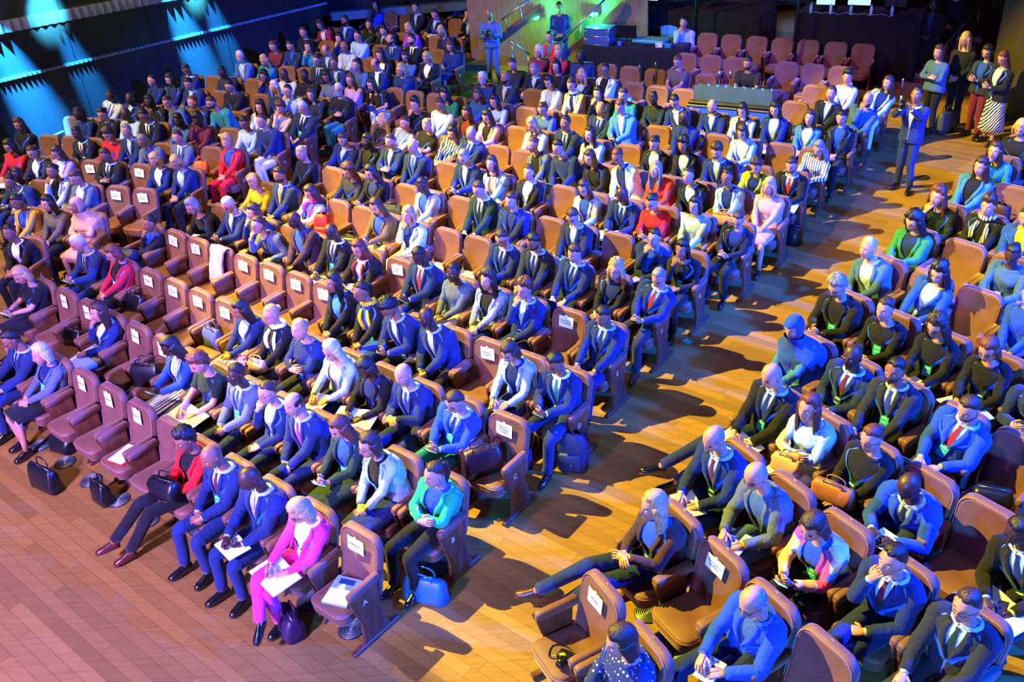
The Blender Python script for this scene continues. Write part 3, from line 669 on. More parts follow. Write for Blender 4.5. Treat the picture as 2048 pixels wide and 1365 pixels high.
def seat_person(e,s,root,label,group,lod):
    hx,hy,hz=e['h']; man=s['g']=='m'
    hd=(hx,hy,hz); nk=(hx*.8,hy-.075-(.02 if s['pitch']>18 else 0),hz-.180)
    hip=(0,-.085,.53); dz=hz-1.2; dx=hx*.45; dy=(hy+.0)*.4
    if s['pose'] in('chin','face'):
        R=rotm(math.radians(s['yaw']),-math.radians(s['pitch'])); w=np.array(hd)+R@np.array([.045,.10,-.135 if s['pose']=='chin' else -.075]); t0=tuple(w+np.array([.02,.03,-.03])); t1=PF[s['pose']][1]; hands=(t0,t1)
    else: hands=[(h[0]+dx,h[1]+dy,h[2]+(dz*.5 if s['pose'] in('phone','cross','clasp') else 0)) for h in PF[s['pose']]]
    rnd=random.Random(s['id']*7+1); sp=.03 if not man else rnd.uniform(.05,.09); fo=rnd.uniform(-.05,.06)
    kn=[(.085+sp,.44,.525),(-.085-sp,.44,.525)]; an=[(.09+sp*.7,.47+fo,.10),(-.09-sp*.7,.47-fo,.10)]; ft=[(.15,1,-.03),(-.15,1,-.03)]
    if 'k' in s['flags'] or (s['legs'][0]=='t' and rnd.random()<.10 and 'n' not in s['flags']):
        kn[0]=(.03,.46,.63); an[0]=(-.14,.66,.34); ft[0]=(-.35,.8,-.5); kn[1]=(-.07,.46,.53); an[1]=(-.06,.42,.10)
    if 'K' in s['flags']: q=.5 if s['top'][1]=='red' else 1; kn=[(.06+.16*q,.47,.60),(-.06+.14*q,.48,.53)]; an=[(.02+.48*q,.83,.27),(.38*q,.74,.10)]; ft=[(.6*q,1,.05),(.5*q,1,-.05)]; s['shoe']='brown' if s['top'][1] in('brown','red') else None
    if man and s['id']%5==0: s['shoe']='brown'
    J=dict(hip=hip,neck=nk,head=hd,hands=hands,knees=kn,ankles=an,feet=ft)
    return person(s,root,J,label,group,lod)
def W2(o,p):
    c,s_=math.cos(o.rotation_euler.z)*o.scale[0],math.sin(o.rotation_euler.z)*o.scale[0]; return (o.location.x+c*p[0]-s_*p[1],o.location.y+s_*p[0]+c*p[1],o.location.z+p[2]*o.scale[2])
# ---- small things people hold
def phone(loc,rz,tilt,label,lit):
    mb=MB(); mb.box((0,0,0),(.075,.155,.009),CASE,None,.004); o=mb.build('smartphone',None,False); o.location=loc; o.rotation_euler=(tilt,0,rz); tag(o,label,'phone','smartphones held in the audience')
    m2=MB(); m2.box((0,0,.0052),(.068,.145,.001),SCREEN if lit else DARKB); m2.build('screen',o,False); return o
def notebook(loc,rz,label,kind,rnd):
    mb=MB(); w,h=rnd.choice([(.21,.29),(.16,.22),(.24,.30)]); n=8
    if kind==0:   # open notebook, gently arched pages
        P=[[(-w+2*w*i/n, y, .016*abs(math.sin(PI*i/n*2))+.004) for i in range(n+1)] for y in(-h/2,h/2)]; B=[[(-w+2*w*i/n,y,-.004) for i in range(n+1)] for y in(-h/2,h/2)]
        mb.add(np.array(P+B).reshape(-1,3),[(i,i+1,n+2+i,n+1+i) for i in range(n)]+[(2*(n+1)+i,3*(n+1)+i,3*(n+1)+i+1,2*(n+1)+i+1) for i in range(n)]+[(0,2*(n+1),2*(n+1)+1,1)],PAPER)
        for r_ in range(6): mb.box((-w*.5,-h*.35+r_*h*.12,.0125),(w*.6,.004,.001),plain('grey_ink','#777c8c',.7))
        nm='open_notebook'
    else:
        mb.box((0,0,0),(w,h,.006),PAPER,None,.002)
        for r_ in range(7): mb.box((0,-h*.35+r_*h*.11,.0036),(w*.7,.005,.0008),plain('grey_ink','#777c8c',.7))
        nm='paper_sheets'
    o=mb.build(nm,None,False); o.location=loc; o.rotation_euler=(rnd.uniform(-.15,.05),rnd.uniform(-.08,.08),rz+rnd.uniform(-.4,.4)); tag(o,label,'notebook' if kind==0 else 'papers','papers and notebooks on laps'); return o
def pen(loc,rz,label):
    mb=MB(); mb.tube([(0,0,0),(0,.01,.02),(.02,-.06,.13)],[.001,.004,.004],DARKMET,6); o=mb.build('pen'); o.location=loc; o.rotation_euler=(0,0,rz); tag(o,label,'pen','pens held in the audience'); return o
LAPC={0:plain('dark_laptop_shell','#15171f',.3,.3),1:plain('blue_laptop_shell','#1a3a9c',.35,.2),2:plain('silver_laptop_shell','#8e929c',.3,.6)}
def laptop(loc,rz,label,ck):
    mb=MB(); mb.box((0,0,0),(.32,.22,.014),LAPC[ck],None,.006)
    for r_ in range(5): 
        for c in range(11): mb.box((-.132+c*.0264,.05-r_*.022-.01,.0078),(.021,.017,.002),CASE)
    o=mb.build('laptop',None,False); o.location=loc; o.rotation_euler=(0,0,rz); tag(o,label,'laptop','laptops on laps')
    a=math.radians(108); m2=MB(); R=rotm(0,-(a-PI/2)+0,0); R=np.array([[1,0,0],[0,math.cos(PI/2-.32),-math.sin(PI/2-.32)],[0,math.sin(PI/2-.32),math.cos(PI/2-.32)]]); 
    R=np.array([[1,0,0],[0,math.sin(.32),1*0-math.cos(.32)],[0,math.cos(.32),math.sin(.32)]])
    m2.box(np.array([0,.112,.006])+R@np.array([0,.105,0]),(.32,.21,.008),LAPC[ck],R,.003); l=m2.build('lid',o,False)
    m3=MB(); m3.box(np.array([0,.112,.006])+R@np.array([0,.105,.0046]),(.29,.18,.001),SCREEN,R); m3.build('screen',l,False)
    m4=MB(); c=np.array([0,.112,.006])+R@np.array([0,.105,-.0046]); m4.tube([c+R@np.array([.014*math.cos(t),.014*math.sin(t),0]) for t in np.linspace(0,2*PI,13)],[.002]*13,METAL,4,0,False); m4.build('lid_emblem',l,False)
    return o
def bag(name,loc,rz,dims,mat,label,cat='bag',handles=1,lean=0,soft=.06):
    w,d,h=dims; mb=MB(); rings=[]
    for u,k,kd in((0,.92,.92),(.04,1,1),(.35,1.02,1.06),(.7,.96,.85),(.93,.90,.5),(1.0,.84,.32)):
        pts=round_rect(w*k,d*kd,min(w*k,d*kd)*.32,4); rings.append([(x+soft*.12*math.sin(9*u+3*x/w),y+soft*.15*math.sin(7*u+5*x/w),h*u+ (soft*.15*math.sin(4*x/w*2) if u>.8 else 0)) for x,y in pts])
    mb.grid(rings,mat); o=mb.build(name); o.location=loc; o.rotation_euler=(lean,0,rz); tag(o,label,cat)
    if handles:
        for s in(-1,1):
            hm=MB(); hm.tube([(-w*.22,s*d*.18,h*.9),(-w*.2,s*d*.24,h*1.22),(0,s*d*.26,h*1.33),(w*.2,s*d*.24,h*1.22),(w*.22,s*d*.18,h*.9)],[.007]*5,mat,6,3); hm.build('handle',o)
    z=MB(); z.tube([(-w*.38,0,h*1.005),(0,.003,h*1.012),(w*.38,0,h*1.005)],[.004]*3,METAL,5); z.build('zip',o)
    return o
def backpack(loc,rz,mat,label,sc=1.0,tilt=0):
    mb=MB(); rings=[]
    for u,k,kd in((0,.85,.8),(.05,1,1),(.3,1.05,1.12),(.6,1.0,1.0),(.85,.85,.8),(.96,.6,.55),(1,.3,.3)):
        rings.append([(x*sc,y*sc,.46*u*sc) for x,y in round_rect(.30*k,.18*kd,.06,4)])
    mb.grid(rings,mat); o=mb.build('backpack'); o.location=loc; o.rotation_euler=(tilt,0,rz); tag(o,label,'backpack')
    p=MB(); p.box((0,.105*sc,.15*sc),(.22*sc,.05*sc,.20*sc),mat,None,.02); p.build('front_pocket',o)
    for s in(-1,1):
        t=MB(); t.tube([(s*.08*sc,-.08*sc,.42*sc),(s*.10*sc,-.15*sc,.32*sc),(s*.10*sc,-.15*sc,.15*sc),(s*.10*sc,-.09*sc,.04*sc)],[.014*sc]*4,mat,6,3,True,.5); t.build('shoulder_strap',o)
    t=MB(); t.tube([(-.03*sc,-.04*sc,.455*sc),(0,-.05*sc,.50*sc),(.03*sc,-.04*sc,.455*sc)],[.007]*3,mat,6,3); t.build('grab_handle',o)
    z=MB(); z.tube([(-.02*sc,.135*sc,.10*sc),(-.02*sc,.137*sc,.15*sc)],[.005]*2,METAL,5); z.build('zip_pull',o); return o
# ---------------------------------------------------------------- the hall
def quadgrid(mb,p00,p10,p11,p01,mat): mb.add([p00,p10,p11,p01],[(0,1,2,3)],mat)
fl=MB(); fl.box((2,16,-.05),(60,52,.1),floor_mat()); struct(fl,'floor',smooth=False)
# left wall follows the side aisle seats and sinks with the rake of the hall
A=np.array([-13.6,13.8]);B=np.array([-4.9,25.9]); dAB=(B-A)/np.linalg.norm(B-A); nrm=np.array([dAB[1],-dAB[0]])
w=MB(); mid=(A+B)/2; Ln=np.linalg.norm(B-A)+1.5; ang=math.atan2(dAB[1],dAB[0]); Rz=rotm(ang)
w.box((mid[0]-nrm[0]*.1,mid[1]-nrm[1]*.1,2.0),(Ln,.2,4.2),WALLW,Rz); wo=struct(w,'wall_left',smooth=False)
for t in range(1,8):
    s=MB(); c=A+dAB*(Ln/8*t); s.box((c[0]+nrm[0]*.004,c[1]+nrm[1]*.004,2.0),(.012,.012,4.1),DARKMET,Rz); s.build('panel_joint',wo,False)
def wallpt(p,off,z): return np.array([p[0]+nrm[0]*off,p[1]+nrm[1]*off,z])
STEEL=plain('ribbed_steel','#9fb6c4',.28,.85); GRILLE=plain('grille_metal','#8d8a92',.4,.6)
P0=np.array([-9.85,18.85]);
def strip(name,p0,z0,p1,z1,hh,depth,mat,ribs,label=None):
    mb=MB(); n=ribs; rows=[]
    for i in range(n*2+1):
        u=i/(n*2); p=p0*(1-u)+p1*u; z=z0*(1-u)+z1*u; o=depth if i%2 else depth*.35
        rows.append([wallpt(p,0,z-hh/2),wallpt(p,o,z-hh/2),wallpt(p,o,z+hh/2),wallpt(p,0,z+hh/2)])
    mb.grid(rows,mat); return mb
Wl=lambda x:A+dAB*((x-A[0])/dAB[0])
o=struct(strip('',Wl(-12.6),3.17,Wl(-5.4),2.45,.23,.10,STEEL,64),'trim_1',smooth=False)
o=struct(strip('',Wl(-12.6),2.16,Wl(-4.3),1.40,.055,.05,GRILLE,130),'trim_2',smooth=False)
# cyan wall washers mounted above the steel band, pointing down the panelling
for x,pw,sp in((-9.75,22000,17),(-8.95,7000,12),(-7.25,18000,15),(-6.7,8000,11),(-10.9,6000,14)):
    p=Wl(x); light('wall_washer','SPOT',tuple(wallpt(p-dAB*.5,.60,5.2)),tuple(wallpt(p+dAB*.45,0,1.0)),(.01,.30,1.0),pw*12,.03,sp,1.0)
light('cyan_band_light','SPOT',tuple(wallpt(Wl(-9.0),1.6,4.2)),tuple(wallpt(Wl(-9.0),0,2.9)),(.05,.6,1.0),14000,.05,26,.9)
light('cyan_band_light','SPOT',tuple(wallpt(Wl(-6.8),1.3,3.9)),tuple(wallpt(Wl(-6.8),0,2.6)),(.05,.7,.9),14000,.05,24,.9)
# rear wall, dark
w=MB(); w.box((3,28.6,2.2),(34,.2,5),WALLW); struct(w,'wall_back',smooth=False)
w=MB(); w.box((-1.6,27.2,.95),(5.4,.25,.22),plain('balcony_edge','#5d6c78',.6)); struct(w,'trim_3',smooth=False)
# right wall
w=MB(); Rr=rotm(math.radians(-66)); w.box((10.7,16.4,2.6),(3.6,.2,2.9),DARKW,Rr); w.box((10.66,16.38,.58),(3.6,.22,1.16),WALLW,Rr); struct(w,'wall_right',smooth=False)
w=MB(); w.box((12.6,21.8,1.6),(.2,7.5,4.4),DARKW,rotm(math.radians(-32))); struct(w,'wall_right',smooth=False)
rw=np.array([.855,-.519]); bk=np.array([.519,.855])
# ramp wall at the back with stair flank, green lit
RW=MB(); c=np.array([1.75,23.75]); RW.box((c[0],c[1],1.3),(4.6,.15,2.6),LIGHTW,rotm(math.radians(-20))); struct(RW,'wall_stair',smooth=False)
def sloped(mb,p,q,h,th,mat):
    p=np.array(p);q=np.array(q); d=norm(q-p); sd=norm(np.cross(d,[0,0,1])); up=np.cross(sd,d)
    V=[x+sd*s*th/2+np.array([0,0,-1])*h*t for x in(p,q) for s in(-1,1) for t in(0,1)]
    mb.add(V,[(0,1,3,2),(4,6,7,5),(0,4,5,1),(2,3,7,6),(0,2,6,4),(1,5,7,3)],mat)
ST=wood_mat('stair_timber',(.10,.035,.018),(.16,.06,.03),.4)
def stair_flank(p,q,h):
    mb=MB(); sloped(mb,p,q,h,.12,ST); return mb
struct(stair_flank((1.85,22.95,.52),(3.3,22.95,1.62),.16),'stair_flank',smooth=False)
struct(stair_flank((.30,23.2,1.02),(1.35,23.2,1.66),.22),'stair_flank',smooth=False)
def handrail(p,q,posts,label,ext=None):
    mb=MB(); pts=[p,q] if not ext else [ext,p,q]; mb.tube(pts,[.024]*len(pts),METAL,8); o=mb.build('handrail'); tag(o,label,'handrail')
    p=np.array(p,float);q=np.array(q,float)
    for u,hh in posts:
        c=p*(1-u)+q*u; m=MB(); m.tube([c,c-[0,0,hh]],[.014]*2,METAL,7); m.build('post',o)
    return o
handrail((1.73,22.75,.80),(2.95,22.75,1.82),((.42,.75),(.62,.3)),'sloping metal handrail beside the green lit stair wall','',) if False else handrail((1.73,22.75,.80),(2.95,22.75,1.82),((0.02,.35),(.42,.80),(.7,.3)),'steel handrail sloping up behind the guard in navy')
handrail((.38,22.9,1.42),(1.25,22.9,1.95),((.12,.35),(.55,.3),(.85,.3)),'steel handrail sloping up beside the man in the plaid shirt')
handrail((.53,22.7,.98),(1.0,22.7,.60),((.12,.94),(.9,.64)),'short thin handrail sloping down below the green light')
handrail((9.35,19.2,.88),(11.6,21.4,1.72),((.05,.6),(.3,.5),(.62,.5),(.9,.4)),'long handrail climbing the right hand stairs')
light('green_exit_light','POINT',(1.22,23.15,1.28),(0,0,0),(.02,1,.22),120,.05)
light('green_exit_light','POINT',(2.62,22.85,1.30),(0,0,0),(.02,1,.22),130,.04)
GREENL=plain('green_lamp_glass','#20ff70',.3,0,(.05,1,.3),9)
for p in((1.22,23.38,1.30),(2.62,23.05,1.34)):
    mb=MB(); mb.ell(p,(.10,.03,.055),GREENL,None,12,7); o=mb.build('wall_light'); tag(o,'green wall light, %s of the two beside the stairs'%('left' if p[0]<2 else 'right'),'light')
    m=MB(); m.box((p[0],p[1]+.03,p[2]),(.24,.02,.14),DARKMET,None,.005); m.build('back_plate',o)
# steps
for i in range(4):
    s=MB(); s.box((-.42,24.35+i*.85,.07+i*.10),(1.25,.86,.14+i*.02),ST,rotm(math.radians(-14))); s.box((-.45,23.93+i*.85,.145+i*.11),(1.24,.03,.012),METAL,rotm(math.radians(-14))); struct(s,'step',smooth=False)
for i in range(6):
    c=np.array([9.25,19.75])+bk*.42*i+rw*.08*i; s=MB(); s.box((c[0],c[1],.07+.10*i),(1.2,.44,.14),ST,rotm(math.atan2(rw[1],rw[0]))); struct(s,'step',smooth=False)
# ---- technical areas at the back
def draped(name,p,q,depth,z,label,cat='table'):
    p=np.array(p);q=np.array(q); d=(q-p)/np.linalg.norm(q-p); b=np.array([-d[1],d[0]]); L=np.linalg.norm(q-p); mb=MB(); rings=[]
    per=[]; n=40
    for i in range(n): per.append((p+d*L*i/n,-b))
    for i in range(14): per.append((q+b*depth*i/14,d))
    for i in range(n): per.append((q+b*depth-d*L*i/n,b))
    for i in range(14): per.append((p+b*depth*(1-i/14),-d))
    for u in(0,.3,.6,.9,1.0):
        rings.append([(*(c+nn*(.035*(1-u)*math.sin(i*1.9)+.02*(1-u))),z*u) for i,(c,nn) in enumerate(per)])
    mb.grid(rings,DRAPE); o=mb.build(name); tag(o,label,cat); return o,d,b
d1,dd,bb=draped('draped_table',(2.25,22.62),(4.45,21.40),1.0,.76,'long black draped technical table behind the orange seats')
d2,_,_=draped('draped_platform',(3.6,23.7),(6.4,22.1),1.6,1.25,'tall black draped platform behind the seated technician in white')
d3,_,_=draped('draped_table',(6.84,20.99),(9.04,19.69),1.3,1.45,'large black draped control table behind the empty purple seats')
RZ=math.atan2(dd[1],dd[0])
def dpt(o,u,v,p0=(2.25,22.62)): p=np.array(p0)+dd*u+bb*v; return p
def flightcase(p,dims,label,z):
    mb=MB(); mb.box((0,0,dims[2]/2),dims,plain('blue_case_panel','#27406e',.4),None,.01); o=mb.build('flight_case',None,False); o.location=(p[0],p[1],z); o.rotation_euler=(0,0,RZ); tag(o,label,'case')
    f=MB()
    x,y,zz=dims[0]/2,dims[1]/2,dims[2]
    for a,b_ in(((-x,-y,0),(x,-y,0)),((-x,-y,zz),(x,-y,zz)),((-x,y,zz),(x,y,zz)),((-x,-y,0),(-x,-y,zz)),((x,-y,0),(x,-y,zz)),((-x,-y,zz),(-x,y,zz)),((x,-y,zz),(x,y,zz))): f.tube([a,b_],[.012]*2,METAL,5)
    f.build('metal_edging',o)
    for s in(-.22,.22): l=MB(); l.box((s*dims[0]*2,-y-.005,zz*.55),(.10,.012,.06),METAL,None,.004); l.build('butterfly_latch',o,False)
    return o
flightcase(dpt(0,.38,.25),(.62,.45,.19),'lower of two stacked flight cases on the black table',.765)
flightcase(dpt(0,.38,.25),(.62,.45,.17),'upper of two stacked flight cases on the black table',.965)
def monitor(p,z,w,h,label,lit,rz=0,cat='monitor'):
    mb=MB(); mb.box((0,0,h/2+.12),(w,.035,h),CASE,None,.008); o=mb.build('monitor',None,False); o.location=(p[0],p[1],z); o.rotation_euler=(0,0,RZ+rz); tag(o,label,cat)
    s=MB(); s.box((0,.019,h/2+.12),(w*.94,.003,h*.9),SCREEN if lit else DARKB); s.build('screen',o,False)
    s=MB(); s.tube([(0,0,.01),(0,0,.14)],[.018]*2,CASE,8); s.box((0,0,.008),(.22,.16,.014),CASE,None,.004); s.build('stand',o,False); return o
monitor(dpt(0,1.02,.32),.765,.50,.30,'black monitor standing beside the stacked flight cases',True)
mb=MB(); mb.box((0,0,.05),(.09,.05,.10),plain('blue_carton','#2c5ce0',.4,),None,.006); o=mb.build('blue_box',None,False); o.location=(*dpt(0,.93,.10),.765); o.rotation_euler=(0,0,RZ+.2); tag(o,'small blue box standing before the monitor','box')
mb=MB(); mb.box((0,0,.045),(.80,.42,.07),plain('desk_teal','#2f8f9a',.35),None,.015)
for i in range(12):
    for j in range(4): mb.box((-.34+i*.062,-.14+j*.09,.088),(.02,.03,.016),METAL)
o=mb.build('lighting_desk',None,False); o.location=(*dpt(0,1.55,.55),.765); o.rotation_euler=(0,0,RZ-.1); tag(o,'lit lighting desk on the black technical table','console')
mb=MB()
for k in range(5): mb.tube([(*dpt(0,1.15+.13*k+.1*math.sin(k*2+i),.18+.05*math.sin(i*2.2+k)),.772+.01*(i%2)) for i in range(7)],[.005]*7,CASE,5,3)
o=mb.build('cable_tangle'); tag(o,'tangle of thin cables lying on the black technical table','cables',None,'stuff')
for k,(u,c) in enumerate(((1.9,'#c8ccd4'),(2.1,'#2a6d8a'))):
    mb=MB(); mb.box((0,0,.045),(.16,.12,.09),plain('unit_'+str(k),c,.4),None,.006); mb.tube([(-.05,-.062,.05),(-.05,-.075,.05)],[.014]*2,CASE,8); o=mb.build('control_unit',None,False); o.location=(*dpt(0,u,.15),.765); o.rotation_euler=(0,0,RZ); tag(o,('pale' if k==0 else 'teal')+' small control unit at the right end of the table','device')
# folding chair behind the table, blue light put into its colour
mb=MB(); CH=plain('blue_lit_plastic','#3d78c0',.4); rings=[[( -.21+.42*j/8, .02*math.cos(PI*(j-4)/8), z+.04*math.sin(PI*j/8)) for j in range(9)] for z in(.50,.60,.72,.82)]
mb.grid(rings,CH,False,False); o=mb.build('chair_shell'); o.name='folding_chair'; o.location=(*(dpt(0,1.75,1.28)),.12); o.rotation_euler=(0,0,RZ); tag(o,'pale blue plastic chair behind the lighting desk','chair')
s=MB(); s.box((0,-.2,.45),(.42,.40,.03),CH,None,.01); s.build('seat',o,False)
for sx in(-1,1):
    for sy in(-.38,.0): s=MB(); s.tube([(sx*.19,sy,.45),(sx*.21,sy,-.10)],[.012]*2,METAL,6); s.build('leg',o)
# poles
for (x,y,label) in((4.93,22.35,'thin dark vertical pole beside the seated technician in white'),(6.75,20.55,'thin dark vertical pole behind the empty purple seats')):
    mb=MB(); mb.tube([(x,y,0),(x,y,3.4)],[.035]*2,DARKMET,10); o=mb.build('lighting_pole'); tag(o,label,'pole'); s=MB(); s.tube([(x,y,0),(x,y,.03)],[.20,.18],DARKMET,14); s.build('base',o)
# equipment on the upper platform and the right control table
for k,(p0,u,v,wd,ht,lit) in enumerate((((3.6,23.7),.3,.4,.55,.32,True),((3.6,23.7),1.1,.4,.4,.22,False),((3.6,23.7),1.9,.5,.5,.3,False),((6.84,20.99),.55,.45,.42,.30,True),((6.84,20.99),1.25,.5,.50,.34,True),((6.84,20.99),2.0,.5,.46,.30,False))):
    monitor(dpt(0,u,v,p0),1.25 if p0[0]<5 else 1.45,wd,ht,['lit screen at left end of the tall draped platform','small dark screen in the middle of the tall platform','dark screen at the right end of the tall platform','lit screen at left end of the large control table','widest lit screen on the large control table','dark screen at right end of the large control table'][k],lit,PI if k in(0,3,4) else 0)
for k in range(5):
    mb=MB(); mb.tube([(0,0,0),(0,0,.16),(0,0,.19),(0,0,.22)],[.032,.032,.013,.013],[plain('bottle_blue','#6fc0d8',.2),plain('bottle_clear','#a8d8e8',.1)][k%2],10); o=mb.build('water_bottle'); p=dpt(0,.3+.42*k,.15,(6.84,20.99)); o.location=(p[0],p[1],1.455); tag(o,'water bottle, %s from left on the large control table'%ORD[k],'bottle','water bottles on the control table')
mb=MB()
for k in range(4): mb.tube([(*dpt(0,.3+.4*k+.09*i,.12+.06*math.sin(i*1.7+k),(6.84,20.99)),1.46+.03*abs(math.sin(i*1.3))) for i in range(7)],[.006]*7,plain('pale_cable','#8fa0c0',.5),5,3)
o=mb.build('cable_tangle'); tag(o,'pale cables looping across the large control table','cables',None,'stuff')
# window of the control booth
mb=MB(); mb.box((8.3,27.4,.75),(3.2,.08,1.1),LIGHTW); fr=struct(mb,'window_1',smooth=False)
s=MB(); s.box((8.3,27.34,.75),(2.9,.02,.9),plain('booth_pane','#20305a',.1,0,(.05,.12,.5),.06)); s.build('window_pane',fr,False)
mb=MB(); mb.box((8.75,27.25,.62),(.55,.05,.24),plain('booth_screen','#d8e8ff',.3,0,(.4,.7,1),2.5)); o=mb.build('booth_screen',None,False); tag(o,'bright white screen glowing in the booth window','screen')
# audience mixing console in its flight case
cp=np.array([4.70,17.58]); cz=math.atan2(-.52,.86)
mb=MB(); mb.box((0,0,.40),(1.62,.86,.80),CASE,None,.02); o=mb.build('mixing_console',None,False); o.location=(cp[0],cp[1],0); o.rotation_euler=(0,0,cz); tag(o,'large mixing console in a blue flight case among the seats','console')
s=MB(); s.box((0,-.44,.58),(1.62,.03,.30),plain('console_blue','#2a52b8',.35),None,.008); s.build('case_front',o,False)
s=MB()
for zz in(.43,.73): s.box((0,-.46,zz),(1.64,.025,.03),METAL,None,.004)
for xx in(-.81,.81): s.box((xx,-.46,.58),(.03,.025,.33),METAL,None,.004)
s.build('metal_edging',o,False)
s=MB(); s.add([(-.78,-.30,.80),(.78,-.30,.80),(.78,.38,.80),(-.78,.38,.80),(-.76,-.22,1.06),(.76,-.22,1.06),(.78,.36,.88),(-.78,.36,.88)],[(0,3,2,1),(4,5,6,7),(0,1,5,4),(1,2,6,5),(2,3,7,6),(3,0,4,7)],plain('console_body','#1d3b40',.35)); c=s.build('control_surface',o,False)
s=MB()
for i in range(24):
    for j in range(3): s.box((-.68+i*.059,-.10+j*.15,1.035-j*.042),(.018,.05,.014),METAL if (i+j)%3 else TEALB)
s.build('fader_bank',c,False)
BAGM=dict(black=plain('black_bag_leather','#0e1016',.35),navy=plain('navy_bag','#101a3a',.6),teal=plain('teal_bag_leather','#0e5f8c',.4),purple=plain('purple_bag','#2a1238',.4),brown=plain('brown_bag_leather','#8a5230',.45),beige=plain('beige_bag_leather','#b79080',.5),mustard=plain('mustard_bag','#a8691a',.5),orange=plain('orange_tote','#d05a14',.6),red=plain('red_backpack_nylon','#c8161e',.55),darkbrown=plain('dark_brown_leather','#241418',.35),olive=plain('olive_bag','#23302a',.6),denim=plain('grey_blue_bag','#3d4b78',.7),maroon=plain('burgundy_nylon','#2a0a18',.6),cyan=plain('cyan_bag','#3fa0a0',.5))
